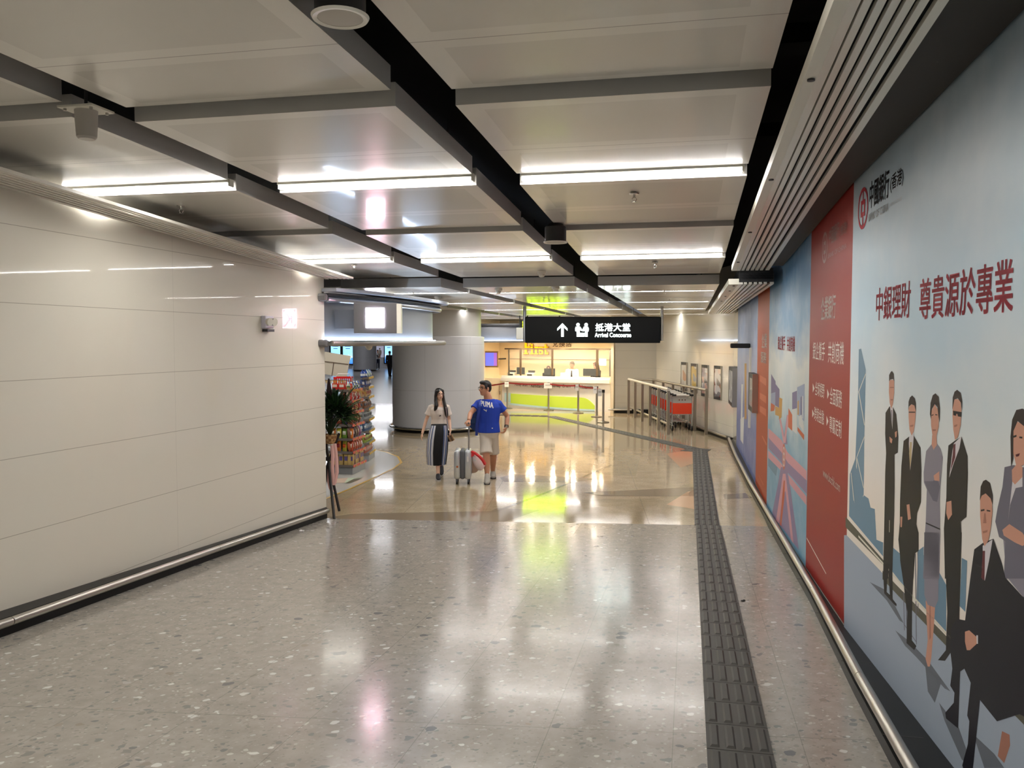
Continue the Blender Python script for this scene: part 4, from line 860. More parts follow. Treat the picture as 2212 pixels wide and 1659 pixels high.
slab([(.27, .42, 0, .08), (.31, .38, .08, .55), (.28, .33, .48, .55), (.31, .38, .62, .74)], 'letter')
slab([(.44, .59, 0, .08), (.475, .545, .08, .55), (.445, .5, .48, .55), (.545, .61, .46, .55), (.58, .61, .38, .5)], 'letter')
slab([(.63, .79, 0, .08), (.63, .66, .08, .2), (.74, .80, .05, .27), (.63, .78, .23, .32), (.62, .68, .28, .5), (.64, .79, .47, .55), (.76, .79, .4, .5)], 'letter')
slab([(.86, .93, .05, .72), (.82, 1.0, .48, .56), (.88, 1.0, 0, .08), (.97, 1.0, .08, .18)], 'letter')
t = thing('shop_name_letters', 'dark brown Chinese characters on the kiosk back wall', 'lettering', KX(kx_at(1213, fb), fb, 2.2))
b = MB(); A2, C2_ = kx_at(1193, fb), kx_at(1234, fb); P_, Fs = None, None
lettering(b, '兌換店', lambda x, y: KX(A2 + (C2_ - A2) * x, fb - .02, 2.26 + .26 * y), .02, 1.3); b.build('characters', mat('sign_brown', (104, 72, 44), .5), t)
b = MB(); b.box(KX(KLn / 2, -1.87, 1.78), (KLn - .2, .012, .015), (kd, kn, Zv)); b.build('trim_4', M_post, kind='structure')
# screens and clutter on the counter
def monitor(px0, px1, py0, py1, label, f=-.42, group='computer monitors on the exchange counter', turn=0):
    s = kx_at((px0 + px1) / 2, f); c = KX(s, f, 1.13); D = (c - ORG).y; w = (px1 - px0) * D / FPX; zt = at_y(px0, py0, D).z; zb = at_y(px0, py1, D).z
    t = thing('computer_monitor', label, 'monitor', c, 0, group); zc = (zt + zb) / 2
    MB().box((c.x, c.y, zc), (w, .04, zt - zb), (kd, kn, Zv)).build('screen', mat('monitor_black', (26, 30, 30), .25), t, bevel=.006)
    MB().box((c.x, c.y, (zb + 1.13) / 2), (.05, .03, zb - 1.13 + .06), (kd, kn, Zv)).build('stand', M_black, t); MB().box((c.x, c.y, 1.137), (.22, .16, .014), (kd, kn, Zv)).build('foot', M_black, t)
monitor(1115.3, 1134.3, 793.5, 808.5, 'black computer monitor at the left end of the exchange counter'); monitor(1174.5, 1200, 795.8, 812.5, 'black computer monitor in front of the seated dark haired clerk'); monitor(1258.5, 1296.5, 796.5, 812.5, 'wide black computer monitor at the right end of the exchange counter')
def counter_item(name, label, cat, px, f, dims, m, z=1.13, group=None):
    c = KX(kx_at(px, f), f, z); t = thing(name, label, cat, c, 0, group); return t, c
for px, lab in ((1106, 'grey desk printer at the far left of the exchange counter'), (1147, 'grey note counting machine right of the left monitor')):
    t, c = counter_item('desk_machine', lab, 'machine', px, -.4, 0, 0); MB().box(c + Zv * .09, (.3, .24, .18), (kd, kn, Zv)).build('body', mat('machine_cream', (206, 198, 184), .5), t, bevel=.02); MB().box(c + Zv * .2 - kn * .05, (.26, .05, .12), (kd, kn, Zv)).build('paper_tray', M_dark, t); MB().box(c + Zv * .1 + kn * .122, (.2, .01, .06), (kd, kn, Zv)).build('slot', M_black, t)
t, c = counter_item('paper_stack', 'pile of white papers beside the clerk in the white shirt', 'papers', 1219, -.35, 0, 0)
for i in range(4): MB().box(c + Zv * (.03 + .05 * i) + kd * random.uniform(-.03, .03), (.26 - .02 * i, .2, .05), (kd, kn, Zv)).build('sheet_pile', mat('paper_white', (238, 236, 234), .6), t)
t, c = counter_item('notice_card', 'white notice card on the glass at the right of the kiosk', 'notice', 1302, -.1, 0, 0, 1.62)
MB().box(c + Zv * .12, (.26, .008, .24), (kd, kn, Zv)).build('card', mat('paper_white', (238, 236, 234), .6), t)
b = MB()
for i in range(2): b.box(c + Zv * (.16 - .09 * i) + kn * .006, (.2, .004, .03), (kd, kn, Zv))
b.build('print_lines', M_grey, t)
s = kx_at(1062, -.2); c = KX(-.27, -.2, 0)
t = thing('television', 'wall television with a blue picture at the left of the kiosk', 'television', KX(-.1, -1.2, 1.75)); c = at_y(1062, 776, 32.0)
MB().box(c, (.56, .06, .62), (kd, kn, Zv)).build('frame', mat('tv_gold', (140, 110, 70), .4), t); m = mat('tv_picture', (90, 100, 220), .4, emit=(96, 104, 226), strength=.8)
MB().box(c + kn * .035 + kd * -.07, (.36, .01, .5), (kd, kn, Zv)).build('picture', m, t); MB().box(c + kn * .035 + kd * .18, (.13, .01, .5), (kd, kn, Zv)).build('picture_side', mat('tv_picture_side', (150, 100, 170), .4, emit=(140, 90, 190), strength=.7), t)
MB().box(c - kn * .6, (.05, 1.2, .05), (kd, kn, Zv)).build('wall_arm', M_dark, t)
t = thing('side_door', 'cream panelled door at the left end of the exchange counter', 'door', KX(kx_at(1066, -.1), -.1)); c = KX(kx_at(1066, -.1), -.1, .55)
MB().box(c, (.72, .04, 1.1), (kd, kn, Zv)).build('leaf', M_kw, t); b = MB(); 
for dx, dz, w, h in ((0, .32, .5, .012), (0, -.38, .5, .012), (-.25, -.03, .012, .7), (.25, -.03, .012, .7)): b.box(c + kd * dx + Zv * dz + kn * .022, (w, .01, h), (kd, kn, Zv))
b.build('moulding', mat('door_line', (200, 150, 100), .5), t); MB().box(c + kd * .29 + kn * .04, (.02, .04, .12), (kd, kn, Zv)).build('handle', M_steel, t)
# fascia with cove over the kiosk
t = thing('kiosk_fascia', 'grey fascia with a pale blue glowing lower edge above the exchange kiosk', 'canopy', KX(KLn / 2, .4, 2.42)); e0, e1 = kx_at(1030, .5), KLn + .12
def kb(name, f0, f1, z0, z1, m, a=e0, c=e1): b = MB(); b.prism([KX(a, f0, z0), KX(c, f0, z0), KX(c, f1, z0), KX(a, f1, z0)], (0, 0, z1 - z0)); b.build(name, m, t)
kb('fascia_board', .38, .42, 2.5, 3.05, M_fas); kb('ledge', .3, .62, 2.42, 2.49, mat('ledge_grey', (176, 172, 166), .4, .3)); kb('top_rail', .36, .5, 3.05, 3.12, M_dark); kb('cove_light', .48, .53, 2.492, 2.51, mat('cove_glow_kiosk', (255, 255, 255), .5, emit=(200, 224, 255), strength=14), e0 + .1, e1 - .1)
t = thing('small_sign_box', 'pale grey sign box seen end on at the left of the black hanging sign', 'sign', at_y(1123, 733, 27)); a, c = at_y(1115, 733, 27), at_y(1131, 708, 27); MB().box((a + c) / 2, (c.x - a.x, .5, c.z - a.z)).build('box', mat('box_grey', (176, 176, 172), .5), t, bevel=.01); MB().cyl((a + c) / 2 + Zv * .15, (a + c) / 2 + Zv * .9, .02, 8).build('hanger', M_dark, t)
# queue barrier
M_belt = mat('belt_red', (150, 24, 30), .6); M_paper = mat('paper_white', (238, 236, 234), .6)
st = [at_z(x, y, 0) for x, y in ((1096, 883), (1185, 886.5), (1249, 892.5), (1289, 900.5), (1303, 912.5))]
lab = ['leftmost queue barrier post in front of the kiosk', 'second queue barrier post from the left, with a large white notice', 'third queue barrier post, in front of the lime panel', 'fourth queue barrier post, near the right end of the counter', 'nearest queue barrier post, at the right of the queue']
for i, p in enumerate(st):
    t = thing('queue_barrier', lab[i], 'queue barrier', p, 0, 'queue barrier posts before the kiosk'); h = .93
    MB().lathe((0, 0, 0), [(.185, 0), (.185, .018), (.05, .045), (.04, .05)], 32).build('base', mat('barrier_base', (128, 122, 112), .35, .8), t, smooth=30, local=True); MB().cyl((0, 0, .04), (0, 0, h), .034, 18).build('post', M_steel, t, smooth=30, local=True); MB().cyl((0, 0, h - .02), (0, 0, h + .07), .045, 18).build('belt_head', M_black, t, smooth=30, local=True)
    q = st[i + 1] if i < 4 else None
    if q is not None:
        d = (q - p).normalized(); b = MB(); n = 10; pa = [p + (q - p) * (k / n) + Zv * (h + .02 - .03 * math.sin(PI * k / n)) for k in range(n + 1)]; s = d.cross(Zv)
        b.loft([[x + s * .003 + Zv * .025, x + s * .003 - Zv * .025, x - s * .003 - Zv * .025, x - s * .003 + Zv * .025] for x in pa]); b.build('belt', M_belt, t)
q = at_y(1048, 835, 31.2); t = thing('queue_belt', 'dark red belt from the leftmost barrier post to the kiosk wall', 'belt', (st[0] + q) / 2); b = MB(); d = (q - st[0]); b.loft([[st[0] + Vector((d.x * k, d.y * k, .95 + (q.z - .95) * k + z)) + Vector((0, y, 0)) for z, y in ((.025, .003), (-.025, .003), (-.025, -.003), (.025, -.003))] for k in (0, .5, 1)]); b.build('strap', M_belt, t)
for i, (x0, x1, y0, y1, lb) in enumerate(((1090, 1099, 825, 836, 'small white notice hung on the leftmost queue post'), (1175, 1192, 827, 839, 'large white notice hung on the second queue post'), (1243, 1250, 830, 844, 'slanted white notice hung on the third queue post'), (1281.5, 1289.5, 835, 850, 'white notice hung on the fourth queue post'), (1291.5, 1300, 840, 856, 'grey white notice hung beside the nearest queue post'))):
    Y = st[min(i, 4)].y - .06; a, c = at_y(x0, y1, Y), at_y(x1, y0, Y); t = thing('notice_sheet', lb, 'notice', ((a.x + c.x) / 2, Y, a.z), 0, 'notices on the queue posts'); MB().box((a + c) / 2, (c.x - a.x, .006, c.z - a.z)).build('sheet', M_paper, t); MB().box((a + c) / 2 + Vector((0, -.005, .02)), ((c.x - a.x) * .7, .004, (c.z - a.z) * .18)).build('print_line', M_grey, t); MB().box((a + c) / 2 + Vector((0, .03, (c.z - a.z) / 2)), (.02, .06, .02)).build('clip', M_dark, t)

# ================================================================== LUGGAGE TROLLEYS AND THEIR BAY
M_bay = mat('bay_steel', (168, 160, 148), .35, .85)
fl = at_z(1443, 939, 0); bk = at_z(1357.5, 896, 0); frr = at_z(1525, 939, 0); RH = 1.20
t = thing('trolley_bay_railing', 'steel railing bay penning in the row of luggage trolleys', 'railing', (fl + frr) / 2)
dl = (bk - fl)
for i in range(6): p = fl + dl * (i / 5); MB().box(p + Zv * (RH / 2 - .02), (.075, .075, RH - .04), (dl.normalized(), dl.normalized().cross(Zv), Zv)).build('post', M_bay, t)
MB().tube([fl + Zv * RH, bk + Zv * RH], .04, 12).build('top_rail', mat('bay_rail_pale', (226, 220, 212), .35, .5), t, smooth=True)
nW = Vector((-1, -.07, 0)).normalized(); br = C2 + Vector((-.25, -.9, 0))
MB().tube([bk + Zv * RH, br + Zv * RH], .035, 12).build('back_rail', M_bay, t, smooth=True); fr2 = Vector((frr.x, frr.y, 0)); MB().tube([br + Zv * RH, fr2 + Zv * (RH - .02)], .04, 12).build('wall_rail', M_bay, t, smooth=True)
for k in (.0, .22, .42, .62, .82, 1.0): p = br.lerp(fr2, k); MB().box(p + Zv * (RH / 2 - .02), (.075, .075, RH - .04)).build('post', M_bay, t)
for k in range(5): a, c = fl + dl * (k / 5), fl + dl * ((k + 1) / 5); MB().cyl(a.lerp(c, .08) + Zv * .26 + Vector((.05, 0, 0)), a.lerp(c, .92) + Zv * .26 + Vector((.05, 0, 0)), .03, 10).build('low_rail', M_bay, t)
M_or = mat('trolley_orange', (226, 62, 24), .35, coat=.3); M_tr = mat('trolley_chrome', (196, 200, 202), .25, .9); M_plate = mat('trolley_plate', (190, 188, 184), .4, .3)
def trolley():
    t = thing('luggage_trolley', 'luggage trolley', 'luggage trolley', (0, 0, 0)); w = .27
    for s in (-1, 1):
        b = MB(); b.tube([(s * w, .0, .12), (s * w, .02, .5), (s * w, .05, .96)], .016, 8); b.build('upright', M_tr, t, smooth=True, local=True)
        b = MB(); b.tube([(s * w, 0, .2), (s * (w - .02), .45, .24), (s * .16, .8, .2)], .014, 8); b.build('side_tube', M_tr, t, smooth=True, local=True)
        b = MB(); b.cyl((s * w - .018, .0, .075), (s * w + .018, .0, .075), .075, 18); b.build('wheel', M_rubber, t, smooth=30, local=True)
        b = MB(); b.box((s * w, .0, .12), (.05, .06, .1)); b.build('wheel_fork', M_tr, t, local=True)
        b = MB(); b.tube([(s * w, .05, .94), (s * (w + .02), -.04, .985)], .014, 8); b.build('handle_arm', M_tr, t, smooth=True, local=True)
        b = MB(); b.cyl((s * (w + .02), -.06, .99), (s * (w - .09), -.06, .99), .026, 12); b.build('grip', M_black, t, smooth=True, local=True)
    MB().cyl((-.018, .82, .06), (.018, .82, .06), .06, 16).build('wheel', M_rubber, t, smooth=30, local=True)
    MB().tube([(-.2, -.06, .99), (.2, -.06, .99)], .02, 10).build('handle_bar', mat('handle_white', (230, 226, 218), .4), t, smooth=True, local=True)
    MB().box((0, .0, .62), (.52, .012, .30)).build('orange_board', M_or, t, local=True); MB().box((0, .005, .84), (.50, .014, .14)).build('sign_plate', M_plate, t, local=True)
    b = MB()
    for x in (-.08, 0, .08): b.cyl((x, -.004, .855), (x, -.002, .855), .02, 14)
    b.build('round_symbols', mat('symbol_brown', (128, 88, 80), .5), t, local=True)
    MB().box((0, .0, .455), (.53, .02, .02)).build('cross_bar', M_tr, t, local=True); b = MB()
    for x in (-.12, 0, .12): b.tube([(x, .03, .24), (x * .8, .78, .2)], .01, 6)
    b.tube([(-.24, .2, .245), (.24, .2, .245)], .01, 6); b.tube([(-.2, .55, .235), (.2, .55, .235)], .01, 6); b.build('tray', M_tr, t, local=True)
    b = MB(); b.tube([(-.17, .02, .5), (-.1, .1, .36), (.1, .12, .24)], .01, 6); b.build('brake_link', M_tr, t, local=True)
    return t
tr0 = trolley(); ds_ = dl.normalized(); base = at_z(1473, 931, 0)
orn = ['front one of the nested row, facing the viewer', 'second trolley from the front of the nested row', 'third trolley from the front of the nested row', 'fourth trolley from the front of the nested row', 'fifth trolley from the front of the nested row', 'sixth trolley from the front of the nested row', 'seventh trolley from the front of the nested row', 'eighth trolley from the front of the nested row', 'ninth trolley from the front of the nested row', 'tenth and rearmost trolley of the nested row']
yaw = math.atan2(-ds_.x, ds_.y)
for i in range(10):
    o = tr0 if i == 0 else dup(tr0); o.location = base + ds_ * (.42 * i) + Vector((.02 * i, 0, 0)); o.rotation_euler = (0, 0, yaw * .6)
    o['label'] = 'orange and steel luggage trolley, ' + orn[i]; o['group'] = 'nested luggage trolleys in the railing bay'
# ================================================================== FAR HALL SEEN UNDER THE CANOPY
b = MB(); b.poly([(-32, 33, .001), (-3.5, 33, .001), (-3.5, 78, .001), (-32, 78, .001)]); m = mat('hall_floor_grey', (196, 192, 188), .2); b.build('floor_hall', m, kind='structure')
m = mat('advert_screen', (120, 190, 240), .4); nb = NB(m); xy = nb.sep(nb.uv()); n = nb.noise(nb.uv(), 5, 3)[0]; f = nb.math('ADD', xy[1], nb.math('MULTIPLY', nb.math('SUBTRACT', n, .5), .5))
c = nb.ramp(f, [(.0, (40, 110, 220)), (.22, (80, 150, 230)), (.3, (225, 240, 250)), (.42, (150, 210, 246)), (1, (170, 220, 250))]); nb.link(c, nb.B.inputs['Emission Color']); nb.B.inputs['Emission Strength'].default_value = 1.0
def far_screen(x0, x1, y0, y1, label):
    Y = 77.7; a, c = at_y(x0, y1, Y), at_y(x1, y0, Y); t = thing('advert_screen', label, 'screen', ((a.x + c.x) / 2, Y, a.z)); w, h = c.x - a.x, 2.7 - a.z
    MB().box(((a.x + c.x) / 2, Y + .04, a.z + h / 2), (w, .1, h)).build('frame', M_black, t); k = w * .12
    MB().box(((a.x + c.x) / 2, Y - .02, a.z + h / 2), (w - 2 * k, .02, h - .2)).build('picture', m, t, uvf=lambda co: ((co.x - a.x) / w, (co.z - a.z) / h))
    b = MB(); mx = (a.x + c.x) / 2
    for dz, ww in ((1.72, .62), (1.52, .45)): b.box((mx, Y - .035, a.z + dz), (ww * (w - 2 * k), .006, .07))
    b.build('text_lines', mat('screen_text', (60, 110, 170), .5, emit=(70, 120, 180), strength=.6), t)
far_screen(712, 738, 742, 788, 'left of two blue white advertising screens on the far hall wall'); far_screen(738, 765, 742, 788, 'right of two blue white advertising screens on the far hall wall'); far_screen(829, 851, 742, 786, 'blue advertising screen on the far wall behind the man in black')
t = thing('wall_panel', 'pale lilac lit wall panel behind the man carrying a child', 'wall panel', at_y(820, 770, 77.7)); a, c = at_y(811, 772, 77.7), at_y(829, 735, 77.7); MB().box((a + c) / 2, (c.x - a.x, .06, c.z - a.z)).build('panel', mat('lilac_panel', (190, 190, 212), .4, emit=(200, 200, 225), strength=.25), t)
for i, (x, y) in enumerate(((-9, 40), (-13, 40), (-9, 52), (-13, 52), (-17, 52), (-10, 64), (-15, 64), (-20, 64), (-11, 74), (-16, 74), (-6, 34), (-10, 30))):
    t = thing('added_hall_light', 'unseen added light over the far hall, above the canopy', 'ceiling light', (x, y, 3.4), 0, 'added far hall lights'); MB().box((x, y, 3.42), (2.4, .08, .05)).build('diffuser', mat('hall_glow', (255, 255, 255), .5, emit=(250, 250, 255), strength=22), t)  # unseen lamps added to brighten the far hall

# ================================================================== SHOP: FLOOR, DISPLAYS, GOODS
M_sf = mat('shop_floor_white', (208, 206, 202), .12, coat=.3); M_yel = mat('shop_floor_yellow', (206, 166, 72), .3)
edge = [(640, 1108), (703, 1076), (752, 1056), (815, 1027.5), (849, 1011), (864, 999), (858, 987), (834, 977), (810, 972), (770, 968), (640, 960)]
b = MB(); b.poly([at_z(x, y, .003) for x, y in edge]); b.build('floor_shop', M_sf, kind='structure')
oe = [(640, 1111), (703, 1078.5), (752, 1058.5), (815, 1029.5), (851, 1012.5), (869.5, 999), (862, 986), (835, 975.8), (810, 971)]
b = MB(); st = [[at_z(*p, .0045), at_z(*q, .0045)] for p, q in zip(edge[:9], oe)]; b.loft(st, False, False); b.build('trim_5', M_yel, kind='structure')
b = MB(); b.poly([at_z(x, y, .005) for x, y in ((724, 1034), (752, 1032), (744, 1043), (716, 1044))]); b.mi = 1; b.poly([at_z(x, y, .005) for x, y in ((752, 1032), (784, 1032), (752, 1044), (744, 1043))]); b.mi = 2; b.poly([at_z(x, y, .0055) for x, y in ((765, 1034), (784, 1032), (756, 1044), (745, 1044))])
b.build('floor_sticker', [mat('sticker_pink', (220, 196, 176), .3), mat('sticker_green', (200, 214, 190), .3), mat('sticker_olive', (92, 92, 76), .3)], label='pale printed floor sticker on the white shop floor before the snack display', cat='floor sticker')
M_shelf = mat('shelf_grey', (150, 152, 154), .4, .3); M_bro = mat('shelf_core_brown', (70, 60, 56), .6)  # M_bro is the plain dark brown of the display core
CG = {}
def cg(r, g, b_): return mat('pack_%d_%d_%d' % (r, g, b_), (r, g, b_), .3, coat=.4)
def pack_mesh(kind, w, h, col, col2):
    key = (kind, w, h, col, col2)
    if key in CG: return CG[key]
    b = MB()
    if kind == 'packet':
        st = []
        for z, k in ((0, .08), (.04, .3), (.25, 1), (.75, 1), (.95, .3), (1, .06)): st.append([(w / 2 * math.cos(a), .035 * k * math.sin(a), z * h) for a in [2 * PI * i / 10 for i in range(10)]])
        b.loft(st); b.mi = 1; b.prism([(-w * .3, -.037, h * .35), (w * .3, -.037, h * .35), (w * .3, -.037, h * .7), (-w * .3, -.037, h * .7)], (0, .006, 0))
    elif kind == 'box':
        b.box((0, 0, h / 2), (w, .05, h)); b.mi = 1; b.box((0, -.026, h * .62), (w * .8, .004, h * .4))
    else:
        b.lathe((0, 0, 0), [(w * .45, 0), (w * .5, .02), (w * .5, h * .7), (w * .2, h * .85), (w * .18, h)], 12); b.mi = 1; b.lathe((0, 0, 0), [(w * .505, h * .2), (w * .505, h * .5)], 12, False)
    me = b.mesh('pack'); me.materials.append(cg(*col)); me.materials.append(cg(*col2)); CG[key] = me
    for p in me.polygons: p.use_smooth = kind != 'box'
    return me
def display(label, plan, levels, depth=.55, strips=(214, 96, 84)):
    A, Bq, Cq = plan; back = Vector((-.12, depth, 0)); t = thing('snack_display', label, 'display shelf', Bq)
    foot = [A, Bq, Cq, Cq + back, A + back]; ce = sum(foot, Vector()) / 5
    b = MB(); b.prism([p + (ce - p) * .04 for p in foot], (0, 0, .13)); b.build('base', M_shelf, t, bevel=.01)
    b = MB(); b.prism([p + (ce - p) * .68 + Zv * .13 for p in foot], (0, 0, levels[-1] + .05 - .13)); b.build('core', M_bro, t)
    for i, z in enumerate(levels):
        b = MB(); b.prism([p + (ce - p) * .03 * i + Zv * (z - .02) for p in foot], (0, 0, .02)); b.build('shelf', M_shelf, t)
        for p, q, m in ((A, Bq, mat('strip_dark', (110, 100, 96), .5)), (Bq, Cq, mat('strip_red%d' % strips[2], strips, .4))):
            p2, q2 = p + (ce - p) * .03 * i, q + (ce - q) * .03 * i; d = (q2 - p2).normalized(); n = Vector((d.y, -d.x, 0)); MB().prism([p2 + n * .012 + Zv * (z - .035), q2 + n * .012 + Zv * (z - .035), q2 + n * .012 + Zv * (z + .012), p2 + n * .012 + Zv * (z + .012)], n * .006).build('price_strip', m, t)
            if q is Cq:
                for k in (.2, .5, .8): c = p2.lerp(q2, k); MB().box(c + n * .021 + Zv * (z - .012), (.05, .006, .035), (d, n, Zv)).build('price_tag', M_yel, t)
    return ce
def stock(p, q, ce, z, i, kind, w, h, cols, label, gap=.012, inset=.065):
    p2, q2 = p + (ce - p) * .03 * i, q + (ce - q) * .03 * i; d = q2 - p2; L = d.length; d.normalize(); n = Vector((d.y, -d.x, 0)); k = max(1, int(L / (w + gap))); nm = {'packet': 'snack_packet', 'box': 'snack_box', 'jar': 'drink_bottle'}[kind]
    for j in range(k):
        c = cols[j % len(cols)]; o = bpy.data.objects.new(nm, pack_mesh(kind, w, h, *c)); COL.objects.link(o); o.location = p2 + d * (L * (j + .5) / k) - n * inset + Zv * z
        o.rotation_euler = (R(-8) if kind == 'packet' else 0, 0, math.atan2(d.y, d.x) + R(random.uniform(-4, 4))); props(o, label, {'packet': 'snack', 'box': 'box', 'jar': 'bottle'}[kind], label)
A, Bq, Cq = at_z(708, 1024, 0), at_z(762, 1026, 0), at_z(790, 1013, 0); LV = [.17, .42, .66, .92, 1.15, 1.36, 1.56]
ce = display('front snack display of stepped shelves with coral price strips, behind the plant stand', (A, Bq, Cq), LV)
K = [('box', .075, .2, [((206, 176, 110), (96, 84, 150))], 'beige and violet boxes lined up on the lowest shelf, front face of the front display'), ('packet', .09, .2, [((206, 74, 30), (230, 220, 200)), ((224, 120, 40), (150, 30, 40)), ((196, 190, 60), (220, 90, 30))], 'orange snack packets on the second shelf, front face of the front display'), ('packet', .1, .19, [((226, 130, 50), (240, 236, 220)), ((232, 226, 90), (250, 250, 240)), ((120, 170, 60), (240, 240, 230))], 'mixed orange, yellow and green snack packets on the third shelf of the front display'),
     ('packet', .1, .17, [((70, 60, 110), (190, 190, 200)), ((180, 60, 40), (230, 200, 160))], 'snack packets behind the palm leaves on the fourth shelf of the front display'), ('packet', .1, .16, [((150, 40, 30), (230, 190, 90)), ((60, 90, 60), (210, 220, 190))], 'snack packets behind the palm leaves on the fifth shelf of the front display'), ('packet', .1, .15, [((220, 60, 50), (240, 230, 220))], 'red snack packets on the sixth shelf, front face of the front display'), ('box', .11, .12, [((214, 40, 36), (240, 220, 200)), ((226, 60, 40), (250, 240, 230))], 'red boxes along the top of the front display')]
for i, (z, k) in enumerate(zip(LV, K)): stock(A, Bq, ce, z, i, *k)
K2 = [('box', .07, .2, [((206, 176, 110), (96, 84, 150)), ((206, 176, 110), (96, 84, 150)), ((110, 50, 40), (150, 120, 90))], 'beige boxes on the lowest shelf, angled right face of the front display'), ('packet', .1, .19, [((176, 84, 50), (214, 160, 130)), ((190, 70, 40), (226, 200, 190))], 'brown and red snack packets on the second shelf, right face of the front display'), ('packet', .11, .2, [((120, 84, 70), (180, 140, 120)), ((150, 80, 130), (220, 190, 210)), ((66, 46, 40), (120, 90, 70))], 'brown and purple snack packets on the third shelf, right face of the front display'),
      ('packet', .1, .18, [((120, 74, 50), (190, 120, 80)), ((160, 96, 60), (210, 170, 130))], 'brown snack packets on the fourth shelf, right face of the front display'), ('packet', .1, .17, [((150, 70, 40), (220, 60, 40)), ((210, 190, 120), (190, 80, 60))], 'tan snack packets on the fifth shelf, right face of the front display'), ('packet', .09, .17, [((226, 196, 190), (210, 120, 110)), ((200, 50, 44), (240, 220, 210))], 'pink and red snack packets on the sixth shelf, right face of the front display'), ('jar', .06, .15, [((206, 214, 200), (60, 110, 80)), ((60, 90, 170), (230, 235, 240))], 'green and blue bottles along the top of the front display')]
for i, (z, k) in enumerate(zip(LV, K2)): stock(Bq, Cq, ce, z, i, *k)
A, Bq, Cq = at_z(780, 1000, 0), at_z(797, 997, 0), at_z(810, 987, 0); LV2 = [.17, .38, .62, .86, 1.08, 1.32, 1.52, 1.72]
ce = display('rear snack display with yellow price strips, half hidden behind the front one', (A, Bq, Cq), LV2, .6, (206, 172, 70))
cl = [[((190, 110, 90), (230, 200, 190))], [((170, 190, 80), (150, 90, 50))], [((70, 100, 140), (200, 210, 220))], [((170, 176, 180), (90, 96, 100))], [((140, 90, 60), (80, 80, 90))], [((200, 160, 120), (170, 60, 60))], [((70, 90, 150), (230, 230, 236))], [((30, 80, 180), (230, 240, 250)), ((180, 206, 190), (60, 120, 90))]]
for i, (z, c) in enumerate(zip(LV2, cl)):
    for p, q, fc in ((A, Bq, 'front'), (Bq, Cq, 'right')): stock(p, q, ce, z, i, 'packet' if i < 7 else 'jar', .09, .16, c, '%s on the %s shelf, %s face of the rear snack display' % (['pink snack packets', 'green snack packets', 'blue snack packets', 'silver snack packets', 'brown snack packets', 'tan snack packets', 'dark blue snack packets', 'blue and pale green bottles'][i], ['lowest', 'second', 'third', 'fourth', 'fifth', 'sixth', 'seventh', 'top'][i], fc))
# basket, header board and bunting above the front display
p = at_y(742, 838, 15.9); t = thing('shopping_basket', 'red plastic shopping basket on top of the front snack display', 'basket', p); m = mat('basket_red', (216, 30, 34), .35, coat=.3)
b = MB()
for k in range(9): b.box(p + Vector((-.15 + .0375 * k, -.11, .1)), (.012, .012, .2)); b.box(p + Vector((-.15 + .0375 * k, .11, .1)), (.012, .012, .2))
for s in (-1, 1): b.box(p + Vector((.155 * s, 0, .1)), (.01, .23, .2))
for z in (.01, .2): b.box(p + Vector((0, -.115, z)), (.33, .014, .03)); b.box(p + Vector((0, .115, z)), (.33, .014, .03))
b.box(p + Vector((0, 0, .005)), (.31, .22, .01)); b.build('body', m, t); MB().tube([p + Vector((-.15, 0, .2)), p + Vector((-.1, -.02, .27)), p + Vector((.1, -.02, .27)), p + Vector((.15, 0, .2))], .008, 8).build('handle', M_paper, t)
t = thing('header_board', 'blank off white board with brown tape lines standing above the snacks', 'board', at_y(725, 815, 16.3)); Q = [at_y(x, y, 16.3) for x, y in ((690, 758), (757, 769), (748, 817), (690, 806))]; MB().prism(Q, (0, .03, 0)).build('board', mat('board_white', (206, 200, 184), .5), t)
l = lambda a, c, w: MB().prism([at_y(a[0], a[1] - w, 16.28), at_y(c[0], c[1] - w, 16.28), at_y(c[0], c[1] + w, 16.28), at_y(a[0], a[1] + w, 16.28)], (0, .006, 0)).build('tape_line', mat('tape_brown', (96, 76, 62), .6), t)
l((690, 779), (752, 787), .7); MB().prism([at_y(x, y, 16.28) for x, y in ((720, 783.5), (721.5, 783.7), (717.5, 813), (716, 813))], (0, .006, 0)).build('tape_line', mat('tape_brown', (96, 76, 62), .6), t); MB().cyl(at_y(722, 815, 16.34), at_y(722, 850, 16.34), .015, 8).build('pole', M_dark, t)
t = thing('paper_bunting', 'yellow and red paper fringe hanging along the top of the front display', 'bunting', at_y(735, 845, 15.6)); b = MB()
for k in range(34): x = 700 + k * 2.7; y = 820 + (k * .75 if k > 17 else 0) ; p = at_y(x, y + 2, 15.25); b.prism([p, p + Vector((.016, 0, 0)), p + Vector((.01 + random.uniform(-.01, .01), 0, -.06 - random.random() * .03))], (0, .002, 0))
MB().tube([at_y(698, 821, 15.26), at_y(746, 821, 15.26), at_y(792, 834, 15.26)], .006, 6).build('string', mat('tape_brown', (96, 76, 62), .6), t); b.build('fringe', M_yel, t)
p = at_y(730, 835, 15.5)
# lamps inside the shop, under the canopy roof
for i, (x, y) in enumerate(((-3.6, 13.8), (-3.2, 15.2), (-4.6, 16.2))):
    t = thing('shop_light', 'shop ceiling light behind the canopy fascia, out of sight', 'ceiling light', (x, y, 2.9), 0, 'shop lights behind the fascia'); MB().box((x, y, 2.92), (1.0, .5, .04)).build('diffuser', mat('shop_glow', (255, 255, 255), .5, emit=(255, 250, 240), strength=7), t); MB().box((x, y, 2.955), (1.04, .54, .03)).build('housing', M_cream, t)
b = MB(); b.prism([Vector((-2.9, 11.9, 3.1)), Vector((-1.7, 15.5, 3.1)), Vector((-4.6, 18.2, 3.1)), Vector((-7, 18, 3.1)), Vector((-7, 12.4, 3.1))], (0, 0, .04)); b.build('ceiling_canopy', M_white, kind='structure')

